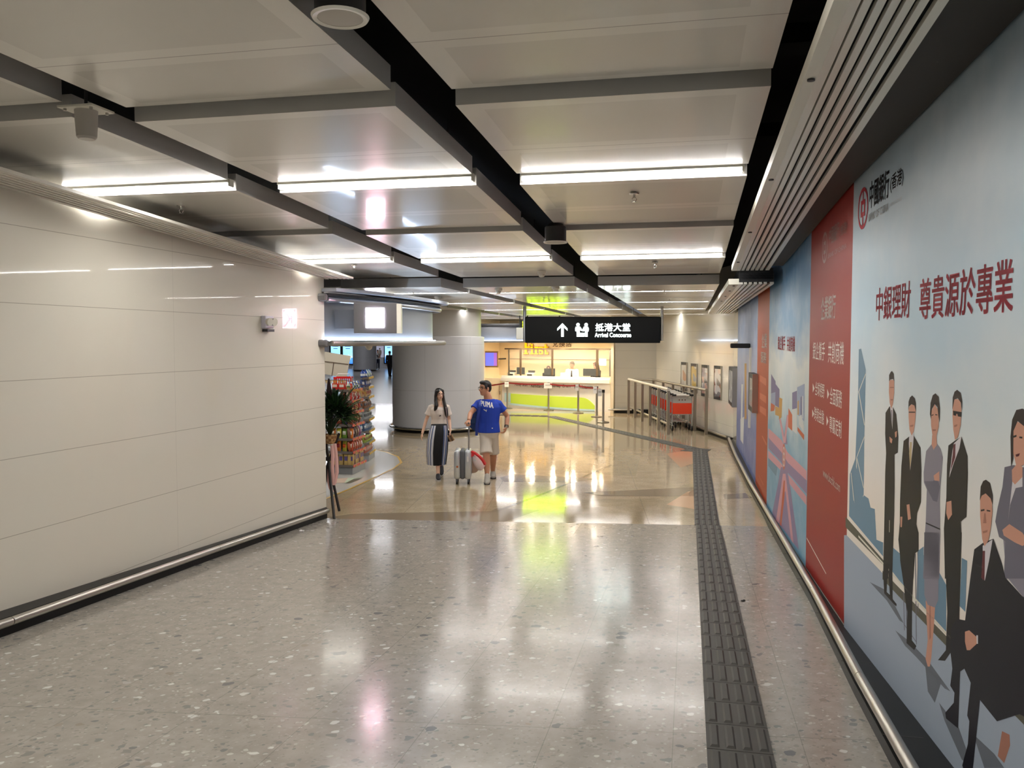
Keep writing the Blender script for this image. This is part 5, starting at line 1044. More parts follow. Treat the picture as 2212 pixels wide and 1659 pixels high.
p = Vector((-2.42, 14.75, 3.145)); t = thing('canopy_uplight', 'uplight on top of the shop canopy, seen only as white glare on the ceiling', 'lamp', p); MB().box(p + Zv * .015, (.36, .24, .03)).build('housing', M_alu, t); MB().box(p + Zv * .034, (.33, .2, .006)).build('lens', mat('uplight_glow', (255, 255, 255), .5, emit=(246, 240, 255), strength=40), t)
# ================================================================== PLANT ON ITS STAND
Yp = 12.02; t = thing('flower_stand', 'black crossed leg flower stand beside the end of the left wall', 'plant stand', at_z(722, 1121, 0)); M_blk = mat('stand_black', (26, 20, 18), .5)
f1, f2, f3 = at_z(722, 1121, 0), at_z(733, 1104, 0), at_z(694, 1108, 0)
cr = at_y(709, 991, Yp)
for f, top in ((f1, at_y(704, 962, Yp - .1)), (f2, at_y(704, 948, Yp + .15)), (f3, at_y(733, 936, Yp))):
    MB().tube([f + Zv * .0, cr.lerp(f, .12) if f is f3 else cr, top], .02, 8).build('leg', M_blk, t, smooth=True)
MB().tube([cr + Vector((-.05, 0, 0)), cr + Vector((.05, 0, 0))], .03, 8).build('knot', M_blk, t)
bc = at_y(713, 958, Yp); t = thing('potted_palm', 'bushy dark green palm arrangement in a woven basket on the black stand', 'plant', bc); m = mat('basket_weave', (170, 130, 84), .7); nb = NB(m); w = nb.n('ShaderNodeTexChecker'); w.inputs['Scale'].default_value = 26; nb.link(nb.obj(), w.inputs[0]); w.inputs[1].default_value = lin((186, 150, 100)); w.inputs[2].default_value = lin((140, 96, 60)); nb.link(w.outputs[0], nb.B.inputs['Base Color'])
MB().lathe(bc, [(.07, 0), (.1, .06), (.115, .13), (.1, .135), (.08, .10)], 24).build('basket', m, t, smooth=True)
rnd = random.Random(3); b = MB()
def blade(b, p, d, L, w, droop, n=5):
    side = d.cross(Vector((0, 0, 1))); side = side.normalized() if side.length > .1 else Vector((1, 0, 0)); pts = []
    for k in range(n + 1):
        s = k / n; pts.append((p + d * L * s + Vector((0, 0, -droop * L * s * s)), w * math.sin(PI * min(.96, .12 + .86 * s)) ** .7))
    b.loft([[q + side * ww + Vector((0, 0, .004)), q + Vector((0, 0, -.002)), q - side * ww + Vector((0, 0, .004))] for q, ww in pts], False, False)
top = at_y(722, 890, Yp)
for k in range(620):
    a = rnd.uniform(0, 2 * PI); el = math.asin(rnd.uniform(-.5, 1)); d = Vector((math.cos(a) * math.cos(el), math.sin(a) * math.cos(el), math.sin(el))); s = rnd.random() ** .5
    o = top + Vector((d.x * .19 * s, d.y * .14 * s + .03, d.z * .27 * s - .03)); d = (d + Vector((0, 0, .55))).normalized(); L = rnd.uniform(.12, .24); b.mi = rnd.choice((0, 0, 1)); blade(b, o, d, L, rnd.uniform(.010, .020), rnd.uniform(.1, .6), 4)
for k in range(26):
    a = 2 * PI * k / 26; b.mi = 0; b.tube([bc + Zv * .1, bc + Zv * .28 + Vector((math.cos(a) * .08, math.sin(a) * .08, 0)), top + Vector((math.cos(a) * .16, math.sin(a) * .16, .0))], .006, 5)
b.build('foliage', [mat('leaf_dark', (26, 50, 24), .45), mat('leaf_mid', (44, 76, 34), .45)], t)
b = MB()
for px, py, ex, ey in ((716, 930, 765, 838), (722, 930, 776, 868), (720, 930, 772, 905)):
    p, q = at_y(px, py, Yp), at_y(ex, ey, Yp - .15)
    for k in range(16):
        s = .35 + .65 * k / 16; c = p.lerp(q, s) + Zv * (.10 * math.sin(PI * s))
        for sd in (-1, 1): d = ((q - p).normalized() * .7 + Vector((.3 * sd, .35 * sd, .35 * sd))).normalized(); blade(b, c, d, .14 * (1.25 - s * .6), .006, .3, 3)
    b.tube([p, p.lerp(q, .5) + Zv * .1, q], .005, 6)
b.build('palm_fronds', mat('leaf_mid', (44, 76, 34), .45), t)
b = MB(); blade(b, at_y(714, 925, Yp), Vector((-.03, .02, 1)).normalized(), .72, .05, .0, 7); blade(b, at_y(722, 920, Yp), Vector((.42, -.1, .9)).normalized(), .62, .024, .1, 6); b.build('red_brown_leaves', mat('leaf_brown', (50, 30, 28), .5), t)
m = mat('ribbon_pink', (226, 176, 166), .45); t = thing('ribbon', 'long pink ribbons hanging from the flower stand', 'ribbon', at_y(720, 1060, Yp))
for L in ([(717, 962), (719, 985), (718, 1010), (720, 1048)], [(723, 958), (727, 990), (728, 1020), (722, 1046)], [(712, 1010), (710, 1040), (714, 1055), (718, 1062)]):
    P_ = [at_y(x, y, Yp - .08 - .02 * i) for i, (x, y) in enumerate(L)]; b = MB(); b.loft([[p + Vector((.026, 0, 0)), p + Vector((.0, -.006, 0)), p - Vector((.026, 0, 0))] for p in P_], False, False); b.build('strand', m, t)
t = at_ramp(650, 1149, .0); b = MB(); b.ell(t + Zv * .014, (.022, 0, 0), (0, .02, 0), (0, 0, .014)); b.ell(t + Vector((.03, .01, .01)), (.014, 0, 0), (0, .014, 0), (0, 0, .01)); b.build('paper_scrap', M_paper, label='small crumpled white paper scrap on the floor by the left wall', cat='litter')
t = at_ramp(1605, 1299, .0); b = MB(); b.ell(t + Zv * .006, (.022, 0, 0), (0, .012, 0), (0, 0, .006)); b.ell(t + Vector((.012, .012, .008)), (.008, 0, 0), (0, .016, 0), (0, 0, .005)); b.build('debris_speck', M_black, label='tiny dark speck of debris right of the tactile strip', cat='litter')
# ================================================================== PEOPLE
def yawv(y): return Vector((math.sin(y), -math.cos(y), 0))               # 0 faces the viewer, positive turns to the right of the picture
def basis(d, up=Vector((0, 0, 1))): r = Vector((-d.y, d.x, 0)).normalized(); return r
def hand(b, w, d, n, side, curl=.5, s=1.0):
    d = d.normalized(); n = (n - d * n.dot(d)).normalized(); t = d.cross(n) * side                  # t: thumb side
    b.ell(w + d * .048 * s, d * .056 * s, t * .041 * s, n * .019 * s, 12, 8)
    for i, (off, lf) in enumerate(((.031, .92), (.0105, 1.0), (-.0105, .94), (-.031, .74))):
        p = w + d * (.085 - abs(off) * .18) * s + t * off * s; dd = (d + t * off * 3.0).normalized(); pts = [p - dd * .02 * s, p]; a = 0
        for L, k in ((.036, .8), (.026, 1.3), (.021, 1.2)):
            a += curl * k; p = p + (dd * math.cos(a) + n * math.sin(a)) * L * lf * s; pts.append(p)
        b.tube(pts, [.0105 * s, .0105 * s, .0095 * s, .009 * s, .0075 * s], 8)
    p = w + d * .022 * s + t * .03 * s; q = p + (d * .62 + t * .7 + n * .25).normalized() * .038 * s; r = q + (d * .85 + t * .25 + n * .4).normalized() * .03 * s
    b.tube([w + d * .02 * s, p, q, r], [.014 * s, .0135 * s, .0115 * s, .009 * s], 8)
def person(name, label, J, fy, hy, o):
    """one continuous body from joints J (image left = L, image right = R); clothing and hair as children"""
    S = o.get('s', 1.0); f = yawv(fy); r = Vector((-f.y, f.x, 0)); up = Vector((0, 0, 1))        # r: towards image right
    hf = yawv(hy); hr = Vector((-hf.y, hf.x, 0)); tilt = o.get('nod', 0); hu = (up + hf * -tilt).normalized() if tilt == 0 else (up * math.cos(tilt) + hf * math.sin(tilt)); hf = hr.cross(hu) * -1 if hr.cross(hu).dot(hf) < 0 else hr.cross(hu)
    g = min(J['tL'].z, J['tR'].z); t = thing('person', label, 'person', (J['P'].x, J['P'].y, max(0, g) * 0)); hc = J['head']; HS = o.get('hs', 1.0)
    tp = o.get('torso', [(-.14, .10, .09), (.0, .165, .115), (.3, .15, .105), (.55, .165, .115), (.78, .185, .115), (.92, .165, .09), (1.0, .075, .06)])
    P, N = J['P'], J['neck']
    def trunk(b, k=1.0, add=0.0, t0=-9, t1=9, extra=None):
        rings = []
        for q, w, dp in tp:
            if q < t0 or q > t1: continue
            c = P.lerp(N, q) if 0 <= q <= 1 else P + (N - P) * q; a = extra(q) if extra else 0; rings.append(b.ring(c, r * (w * S * k + add + a), f * (dp * S * k + add + a), 20))
        b.loft(rings)
    b = MB(); trunk(b); vox = o.get('vox', .007)
    b.tube([N - up * .03, N.lerp(hc, .4), hc - hu * .02], [.078 * S, .06 * HS, .052 * HS], 12)
    H = lambda x, y, z: hc + hr * x * HS + hf * y * HS + hu * z * HS
    def hell(b, c, rx, ry, rz): b.ell(H(*c), hr * rx * HS, hf * ry * HS, hu * rz * HS, 18, 12)
    hell(b, (0, -.008, .032), .075, .094, .088); hell(b, (0, .018, -.03), .062, .072, .078); hell(b, (0, .042, -.078), .036, .042, .034); hell(b, (0, .034, .028), .062, .055, .05)
    b.tube([H(0, .082, .022), H(0, .098, -.012), H(0, .108, -.026)], [.009 * HS, .012 * HS, .015 * HS], 8)
    for s in (-1, 1): hell(b, (.078 * s, -.004, -.008), .01, .02, .032); hell(b, (.013 * s, .096, -.028), .01, .012, .009)
    for sd in 'LR':
        a, e, w = J['s' + sd], J['e' + sd], J['w' + sd]; A = o.get('arm', (.056, .046, .042, .030))
        b.tube([a + (N - a) * .25, a, a.lerp(e, .5), e, e.lerp(w, .35), w], [.055 * S, A[0] * S, A[1] * 1.02 * S, A[1] * .9 * S, A[2] * S, A[3] * S], 12)
        d, n, side, curl = o['hand' + sd]; hand(b, w, d, n, side, curl, o.get('hands', 1.0) * S)
        h, k, an, to = J['h' + sd], J['k' + sd], J['a' + sd], J['t' + sd]; G = o.get('leg', (.088, .062, .058, .036))
        fd = (to - an); fd.z = 0; fd.normalize()
        b.tube([h + up * .05, h, h.lerp(k, .5), k, k.lerp(an, .33) - fd * .012, an], [.085 * S, G[0] * S, G[0] * .86 * S, G[1] * S, G[2] * S, G[3] * S], 14)
        b.tube([an - fd * .03 - up * .02, an - up * .012, an.lerp(to, .35) - up * .012], [.026 * S, .03 * S, .016 * S], 10)
    me = remesh(b, vox, 5); body_m = [o['skin'], mat('eye_dark', (34, 24, 22), .3), mat('brow_dark', (40, 28, 24), .6), mat('lips', (176, 104, 94), .45), mat('eye_white', (214, 206, 200), .35)]
    fm = bmesh.new(); fm.from_mesh(me); fe = set()             # finer mesh over the face, so that its features have clean outlines
    for q in fm.faces:
        c = q.calc_center_median() - hc; x, y, z = c.dot(hr) / HS, c.dot(hf) / HS, c.dot(hu) / HS
        if y > .045 and abs(x) < .062 and -.08 < z < .05: fe.update(q.edges)
    if fe and vox < .008: bmesh.ops.subdivide_edges(fm, edges=list(fe), cuts=3, use_grid_fill=True, smooth=.6)
    fm.to_mesh(me); fm.free()
    for p in me.polygons:
        c = p.center - hc; x, y, z = c.dot(hr) / HS, c.dot(hf) / HS, c.dot(hu) / HS
        if y > .045 and abs(z) < .12:
            if ((abs(x) - .031) / .0062) ** 2 + ((z - .012) / .0062) ** 2 < 1: p.material_index = 1
            elif ((abs(x) - .031) / .0145) ** 2 + ((z - .012) / .0062) ** 2 < 1: p.material_index = 4
            elif abs(((abs(x) - .031) / .016) ** 2 + ((z - .012) / .0078) ** 2 - 1) < .25 and z > .012: p.material_index = 1
            elif False and ((abs(x) - .031) / .014) ** 2 + ((z - .012) / .008) ** 2 < 1: p.material_index = 1
            elif ((abs(x) - .031) / .021) ** 2 + ((z - .032) / .005) ** 2 < 1: p.material_index = 2
            elif (x / .023) ** 2 + ((z + .062) / .0085) ** 2 < 1 and y > .055: p.material_index = 3
    body = link('body', me, body_m, t, smooth=180)
    # ---- shirt
    k = o.get('shirt')
    if k:
        b = MB(); q0 = k.get('hem', -.05); ad = k.get('add', .018); rings = []
        prof = [q for q in tp if q[0] > q0 + .04 and q[0] < (.86 if k.get('scoop') else .97)]; fl = k.get('flare', .0)
        w0 = next((x for x in tp if x[0] >= q0), tp[1]); pr = [(q0, max(tp[1][1] * k.get('hemw', 1.0), 0), tp[1][2] * k.get('hemw', 1.0))] + prof + [(1.0 if not k.get('scoop') else .9, .088 if not k.get('scoop') else .135, .072 if not k.get('scoop') else .078)]
        for q, w, dp in pr: c = P + (N - P) * q; rings.append(b.ring(c, r * (w * S + ad), f * (dp * S + ad), 24))
        b.loft(rings)
        for sd in 'LR':
            a, e = J['s' + sd], J['e' + sd]; w = J['w' + sd]; L = k.get('sleeve', .6)
            R0 = [.072 * S, .068 * S, .066 * S]
            pts = [a + (N - a) * .35, a + up * .006, a.lerp(e, L * .5), a.lerp(e, min(L, 1))]; rr = [.06 * S, .068 * S, .066 * S, .064 * S + k.get('sflare', .006)]
            if L > 1: pts += [e.lerp(w, .4), e.lerp(w, .93)]; rr = [.06 * S, .066 * S, .06 * S, .054 * S, .05 * S, .042 * S]
            b.tube(pts, rr, 14)
        me = remesh(b, k.get('vox', .009), 4); so = link(k.get('name', 'shirt'), me, k['m'], t, smooth=180); o['shirt_obj'] = so
    # ---- trousers or shorts
    k = o.get('legs')
    if k:
        b = MB(); c0 = P + (N - P) * k.get('waist', .12); b.loft([b.ring(c0, r * (.152 * S + .012), f * (.106 * S + .014), 20), b.ring(P, r * (.168 * S + .014), f * (.118 * S + .014), 20), b.ring(P + (N - P) * -.16, r * (.15 * S), f * (.11 * S), 20)])
        for sd in 'LR':
            h, kn, an = J['h' + sd], J['k' + sd], J['a' + sd]; L = k.get('len', .95)
            if L <= 1: b.tube([h + up * .04, h, h.lerp(kn, .5), h.lerp(kn, L)], [.085 * S, .098 * S, .098 * S, k.get('cuff', .098) * S], 16)
            else: b.tube([h + up * .04, h, h.lerp(kn, .5), kn, kn.lerp(an, .5), kn.lerp(an, .96)], [.085 * S, .096 * S, .09 * S, .074 * S, .066 * S, .056 * S], 14)
        me = remesh(b, k.get('vox', .01), 4); link(k.get('name', 'trousers'), me, k['m'], t, smooth=180)
    # ---- shoes
    for sd in 'LR':
        an, to = J['a' + sd], J['t' + sd]; fd = to - an; fd.z = min(fd.z, -.02); L = fd.copy(); L.z = 0; pit = o.get('pitch' + sd, 0)
        d = L.normalized(); sv = d.cross(up); T = Matrix.Rotation(-pit, 3, sv); heel = Vector((an.x, an.y, 0)) - d * .07; base = o.get('sole' + sd, 0.0); piv = heel + d * (.24 if pit > 0 else 0)
        tr = lambda p: piv + T @ (p - piv) + up * base
        b = MB(); rings = []
        for s_, w, h in ((-.012, .026, .05), (.01, .038, .09), (.07, .046, .125), (.12, .048, .112), (.18, .051, .074), (.235, .045, .05), (.272, .022, .032)):
            c = heel + d * s_ * S; rings.append([tr(c + sv * w * S * math.cos(a) + up * (.014 + (h * S) * (.5 + .5 * math.sin(a)))) for a in [2 * PI * i / 14 for i in range(14)]])
        b.loft(rings); so = b.build('shoe', o['shoe'], t, smooth=60)
        b = MB(); out = []
        for s_, w in ((-.018, .022), (.015, .04), (.09, .044), (.19, .052), (.245, .046), (.28, .02)): out.append((heel + d * s_ * S, w * S))
        pl = [c + sv * w for c, w in out] + [c - sv * w for c, w in out[::-1]]; b.prism([tr(p) for p in pl], (T @ up) * .02); b.build('sole', o['sole'], so)
    # ---- hair
    b = MB()
    if o['hair'] == 'short':
        hell(b, (0, -.02, .052), .083, .096, .084); hell(b, (0, -.045, .01), .08, .068, .085); hell(b, (0, .035, .098), .062, .06, .034)
        for s in (-1, 1): hell(b, (.07 * s, .022, .03), .012, .022, .04)
        cut = lambda x, y, z: y > .052 and z < .068 and abs(x) < .066
    elif o['hair'] == 'long':
        hell(b, (0, -.02, .06), .084, .094, .078); hell(b, (-.05, .03, .07), .036, .058, .04); hell(b, (.05, .03, .07), .036, .058, .04); hell(b, (-.072, .03, .02), .016, .046, .06); hell(b, (.072, .03, .02), .016, .046, .06); hell(b, (0, -.05, -.02), .085, .066, .12)
        for s, L in ((-1, o.get('lenL', .3)), (1, o.get('lenR', .38))):
            fwd = o.get('fwdL' if s < 0 else 'fwdR', .0)
            b.loft([b.ring(H(.066 * s, .0, .06), hr * .022, hf * .05, 12), b.ring(H(.083 * s, .002, -.03), hr * .02, hf * .042, 12), b.ring(H(.082 * s, -.005 + fwd * .3, -.12), hr * .026, hf * .045, 12), b.ring(H(.08 * s + .01 * s, -.02 + fwd, -.12 - L * .45), hr * .036, hf * .04, 12), b.ring(H(.085 * s + .02 * s, -.03 + fwd * 1.1, -.12 - L * .8), hr * .032, hf * .03, 12), b.ring(H(.085 * s + .035 * s, -.03 + fwd, -.12 - L), hr * .012, hf * .014, 12)])
        hell(b, (0, -.075, -.12), .085, .045, .13)
        cut = lambda x, y, z: False
    else: cut = lambda x, y, z: False; hell(b, (0, -.012, .05), .08, .098, .084)
    me = remesh(b, max(.007, vox), 3); link('hair', me, o['hairm'], t, smooth=180)
    if o.get('glasses'):
        b = MB()
        for s in (-1, 1):
            rg = [H(.034 * s + .026 * math.cos(2 * PI * i / 16), .098 - .012 * abs(math.cos(2 * PI * i / 16)), .008 + .02 * math.sin(2 * PI * i / 16)) for i in range(17)]; b.tube(rg, .0028, 6, False)
            b.tube([H(.06 * s, .085, .014), H(.082 * s, .0, .012)], .0025, 6)
        b.tube([H(-.01, .102, .012), H(.01, .102, .012)], .0028, 6); b.build('glasses', o['glasses'], t, smooth=True)
    o['H'] = H; o['r'] = r; o['f'] = f; o['thing'] = t; return t, o
def on_surface(mesh_obj, px, py, lift=.004):
    """where a pixel's ray meets a garment, lifted off the cloth"""
    bvh = mesh_obj.get('_b') if False else BV[mesh_obj.name]; d = ray(px, py).normalized(); hit, n, i, ds = bvh.ray_cast(ORG, d)
    return (hit - d * lift) if hit is not None else None
BV = {}
def bvh_of(o): me = o.data; M = wm(o); BV[o.name] = BVHTree.FromPolygons([M @ v.co for v in me.vertices], [tuple(p.vertices) for p in me.polygons]); return o
def print_on(o, name, body, blp, brp, tlp, m, t, bold=.03):
    bvh_of(o); b = MB(); P, Fs = glyphs(body, 0.0, 1.12); k = bold / len(body)
    for da, db in ((-k, 0), (k, 0), (0, 0)):
        v = []
        for a, c in P:
            a += da; x = blp[0] + (brp[0] - blp[0]) * a + (tlp[0] - blp[0]) * c; y = blp[1] + (brp[1] - blp[1]) * a + (tlp[1] - blp[1]) * c; v.append(on_surface(o, x, y))
        if all(q is not None for q in v):
            vv = b.vs(v)
            for f in Fs: b.face([vv[i] for i in f])
    b.build(name, m, t)
def poly_on(o, name, pts, m, t):
    bvh_of(o); v = [on_surface(o, *p) for p in pts]
    if all(q is not None for q in v): MB().poly(v).build(name, m, t)
def skin(name, c):
    m = mat(name, c, .45); b = m.node_tree.nodes['Principled BSDF']; b.inputs['Subsurface Weight'].default_value = .08; b.inputs['Subsurface Radius'].default_value = (.02, .008, .004); return m
SK1, SK2, SK3 = skin('skin_tan', (196, 142, 112)), skin('skin_fair', (230, 186, 160)), skin('skin_warm', (206, 150, 122))
HB = mat('hair_black', (22, 17, 16), .4); HBr = mat('hair_brown', (74, 44, 34), .45); HG = mat('hair_grey', (104, 92, 82), .5)
Jt = lambda x, y, Y: at_y(x, y, Y)
# ---- the man in blue
Ym = 14.62
J = dict(head=Jt(1047.5, 839.5, Ym - .02), neck=Jt(1055.5, 862, Ym), P=Jt(1056.5, 934, Ym), sL=Jt(1033.5, 872.5, Ym - .02), sR=Jt(1077, 873, Ym + .02), eL=Jt(1016.5, 893, Ym - .13), wL=Jt(1012.8, 908, Ym - .30), eR=Jt(1096, 899.5, Ym + .1), wR=Jt(1094, 922.5, Ym - .02),
         hL=Jt(1048, 942, Ym - .02), hR=Jt(1065, 942, Ym + .02), kL=Jt(1050.5, 984, 14.45), kR=Jt(1065.5, 982, 14.72), aL=Jt(1052.5, 1029, 14.4), aR=Jt(1064.5, 1020, 15.0), tL=at_z(1051.5, 1046, .03), tR=at_z(1067, 1034.5, .03))
o = dict(s=1.04, hs=1.1, vox=.0065, skin=SK1, handL=(Vector((-.1, -.75, -.45)), Vector((.05, -.4, -1)), -1, .95), handR=(Vector((-.42, -.2, -1)), Vector((-1, .3, .2)), -1, .55), hair='short', hairm=HB,
         shirt=dict(m=mat('tee_blue', (24, 62, 176), .75), hem=-.0, sleeve=.52, sflare=.016, add=.024, name='t_shirt', hemw=1.06), legs=dict(m=mat('shorts_stone', (196, 186, 172), .8), len=.92, cuff=.112, name='shorts'), shoe=mat('trainer_grey', (166, 160, 150), .6), sole=mat('sole_dark', (52, 48, 46), .7),
         glasses=mat('glasses_dark', (30, 26, 28), .3), soleL=.0, soleR=.0, pitchL=R(12), nod=0, torso=[(-.14, .10, .09), (.0, .16, .112), (.3, .15, .11), (.55, .168, .118), (.76, .185, .118), (.87, .165, .1), (.94, .12, .08), (1.0, .06, .056)])
man, om = person('person', 'man in blue t-shirt and stone shorts pulling a silver suitcase', J, R(6), R(-52), o)
sh = om['shirt_obj']; M_wt = mat('tee_print_white', (232, 228, 222), .7)
print_on(sh, 'chest_lettering', 'PUMA', (1039, 877), (1065.6, 881.8), (1038.6, 865), M_wt, man, .07)
poly_on(sh, 'leaping_mark', [(1044, 884), (1046.5, 884.2), (1049, 886), (1051.8, 884.3), (1051, 888.5), (1050.2, 890.2), (1049.4, 887.8), (1046, 886.6)], M_wt, man)
poly_on(sh, 'hem_mark', [(1062, 924), (1065, 924), (1064.5, 926), (1062.5, 926)], M_wt, man)
w = J['wR']; d = (J['wR'] - J['eR']).normalized(); b = MB(); b.cyl(w - d * .03, w - d * .002, .040, 18); wt = b.build('watch', mat('watch_strap', (70, 56, 44), .5), man, smooth=30); MB().cyl(w - d * .016 + Vector((.0, -.036, .0)), w - d * .016 + Vector((.0, -.05, .0)), .02, 16).build('watch_face', M_chrome, wt)
# ---- the woman in white
Yw = 14.95
J2 = dict(head=Jt(949, 852.5, Yw - .02), neck=Jt(948.5, 873.5, Yw), P=Jt(948, 925, Yw), sL=Jt(931, 881, Yw), sR=Jt(965.5, 880.5, Yw), eL=Jt(921, 906, Yw + .02), wL=Jt(912.2, 936, Yw - .06), eR=Jt(970.5, 906, Yw + .06), wR=Jt(972.8, 932, Yw - .06),
          hL=Jt(942, 932, Yw), hR=Jt(954, 932, Yw), kL=Jt(945.5, 978, 14.86), kR=Jt(952, 976, 15.0), aL=Jt(946.5, 1026, 14.72), aR=Jt(953, 1013, 15.3), tL=at_z(948.5, 1039, .03), tR=at_z(954, 1026, .03))
M_tee = mat('tee_cream', (226, 212, 202), .8)
o2 = dict(s=.88, hs=.9, vox=.0065, skin=SK2, hands=.95, handL=(Vector((-.22, -.1, -1)), Vector((1, .2, -.1)), 1, .28), handR=(Vector((-.05, -.25, -1)), Vector((-1, -.1, 0)), -1, .8), hair='long', hairm=HB, lenL=.2, lenR=.34, fwdL=.085, fwdR=.135,
          arm=(.046, .038, .034, .026), leg=(.085, .058, .052, .034), shirt=dict(m=M_tee, hem=.16, sleeve=.62, sflare=.016, add=.016, name='t_shirt', scoop=True, hemw=.9), shoe=mat('trainer_navy', (28, 28, 38), .6), sole=mat('sole_pale', (196, 192, 188), .6), glasses=mat('glasses_rose', (150, 110, 100), .25), pitchR=R(34),
          torso=[(-.14, .10, .09), (.0, .168, .118), (.22, .145, .1), (.38, .135, .095), (.6, .155, .118), (.8, .17, .108), (.92, .15, .082), (1.0, .07, .056)])
woman, ow = person('person', 'woman with long black hair, cream t-shirt and long striped skirt', J2, R(4), R(26), o2)
poly_on(ow['shirt_obj'], 'chest_motif', [(948.5, 898.5), (950.5, 896.5), (952.5, 897), (953, 899), (950, 899.5), (948.5, 900)], mat('motif_dark', (60, 50, 50), .7), woman)
b = MB(); n = 96; rings = []; r_, f_ = ow['r'], ow['f']; lv = [(914, .135, .1, 948.3), (918, .142, .105, 948.2), (930, .17, .125, 947.6), (950, .185, .14, 945.6), (975, .165 + .02, .15, 944.0), (1002, .152 + .01, .15, 943.4)]
for i, (py, w, dp, px) in enumerate(lv):
    c = Jt(px, py, Yw); k = i / 5; rg = []
    for j in range(n): a = 2 * PI * j / n; wob = 1 + .05 * k * math.sin(a * 15) + .02 * k * math.sin(a * 4 + 1); rg.append(c + f_ * (.075 * math.sin(PI * min(1, k * .72))) + r_ * w * wob * math.cos(a) + f_ * (dp + .02 * k) * wob * math.sin(a))
    rings.append(rg)
vv = [b.vs(x) for x in rings]
for i in range(5):
    for j in range(n):
        a = (j + .5) / n * 360; mi = 0                           # 90 = front
        for lo_, hi_, m_ in ((14, 22, 2), (22, 30, 1), (30, 36, 2), (36, 44, 1), (44, 50, 0), (50, 56, 2), (112, 124, 1), (124, 130, 2), (130, 136, 0), (136, 146, 1), (146, 152, 2), (152, 160, 0), (160, 170, 1), (190, 200, 1), (215, 225, 2), (240, 252, 1), (290, 302, 1), (320, 330, 2), (345, 356, 1)):
            if lo_ <= a < hi_: mi = m_
        if i == 0: mi = 0
        b.mi = mi; b.face([vv[i][j], vv[i][(j + 1) % n], vv[i + 1][(j + 1) % n], vv[i + 1][j]])
b.build('skirt', [mat('skirt_black', (18, 18, 22), .8), mat('skirt_white', (206, 206, 212), .8), mat('skirt_blue_grey', (96, 110, 150), .8)], woman, smooth=180)
# things they carry
M_sil = mat('suitcase_silver', (204, 208, 212), .28, .6)
Yc = 14.2; t = thing('suitcase', 'silver hard shell suitcase on four wheels, pulled by its long handle', 'suitcase', at_z(999, 1048, 0)); a, c = Jt(980.5, 1039, Yc), Jt(1017, 973, Yc); cx, w, z0, z1 = (a.x + c.x) / 2, c.x - a.x, .09, c.z
def rbox(b, c, sz, rr, ax=None, n=4):
    """box with rounded vertical and horizontal edges"""
    x, y, z = sz[0] / 2, sz[1] / 2, sz[2] / 2; rings = []
    for zz, k in ((-z, rr * .75), (-z + rr * .3, rr * .25), (-z + rr, 0), (z - rr, 0), (z - rr * .3, rr * .25), (z, rr * .75)):
        rg = []
        for sx, sy, a0 in ((1, 1, 0), (-1, 1, 90), (-1, -1, 180), (1, -1, 270)):
            for i in range(n + 1): q = R(a0 + 90 * i / n); rg.append(Vector(c) + Vector((sx * (x - rr) + math.cos(q) * (rr - k), sy * (y - rr) + math.sin(q) * (rr - k), zz)))
        rings.append(rg)
    b.loft(rings); return b
zc = (z0 + z1) / 2; yc = Yc + .2
for s, nm in ((-1, 'shell'), (1, 'shell')):
    b = MB(); rbox(b, (cx + s * w * .31, yc, zc), (w * .38, .40, z1 - z0), .045); sh_ = b.build(nm, M_sil, t, smooth=50)
    b = MB()
    for k in range(5): b.box((cx + s * (w * .31 + w * .192), yc - .13 + .065 * k, zc), (.006, .03, (z1 - z0) * .8))
    b.build('ribs', M_sil, sh_)
b = MB(); rbox(b, (cx, yc, zc), (w * .3, .385, (z1 - z0) * .985), .035); b.build('zip_band', mat('zip_grey', (96, 98, 102), .6), t, smooth=50)
for sx in (-1, 1):
    for sy in (-1, 1):
        c = Vector((cx + sx * w * .34, yc + sy * .15, .028)); MB().cyl(c + Vector((-.014, 0, 0)), c + Vector((.014, 0, 0)), .028, 16).build('wheel', M_rubber, t, smooth=30); MB().box(c + Zv * .04, (.034, .034, .05)).build('wheel_fork', mat('zip_grey', (96, 98, 102), .6), t)
hp = Jt(1012.5, 914, Yc + .05); bt = Vector((cx + w * .36, yc - .1, z1 - .02)); b = MB()
dirn = (hp - bt)
for k in (0,): b.tube([bt, bt.lerp(hp, .5), hp], [.012, .011, .010], 10)
b.tube([bt + Vector((0, .14, 0)), hp + Vector((0, .14, 0))], [.012, .010], 10); b.build('handle_tube', M_alu, t, smooth=True); MB().tube([hp + Vector((0, -.03, 0)), hp + Vector((0, .17, 0))], .016, 10).build('grip', mat('zip_grey', (96, 98, 102), .6), t, smooth=True)
b = MB(); c = Vector((cx - w * .3, yc - .201, z0 + .22)); b.cyl(c, c + Vector((0, -.004, 0)), .018, 18); b.build('badge', mat('badge_orange', (176, 92, 40), .4), t)
MB().box((cx + w * .32, yc - .203, z1 - .15), (.03, .005, .09)).build('luggage_tag', M_paper, t)
M_bag = mat('carrier_white', (232, 214, 212), .5); M_bagr = mat('carrier_red', (206, 40, 44), .5)
t = thing('carrier_bag', 'white and red carrier bag slung against the suitcase', 'bag', Jt(1030, 1019, Yc + .1)); Y0 = Yc + .18; b = MB()
sec = [((1017, 975), (1020, 975)), ((1018, 982), (1036, 990)), ((1020, 995), (1046, 1000)), ((1026, 1008), (1048, 1006)), ((1032, 1015), (1042, 1016))]
st = []
for i, (p, q) in enumerate(sec):
    P_, Q_ = Jt(*p, Y0), Jt(*q, Y0); d = (.02, .07, .1, .09, .04)[i]; m_ = (P_ + Q_) / 2; x = (Q_ - P_) / 2; st.append([m_ + x * math.cos(2 * PI * k / 14) + Vector((0, d, 0)) * math.sin(2 * PI * k / 14) * (1 + .15 * math.sin(k * 2.3 + i)) for k in range(14)])
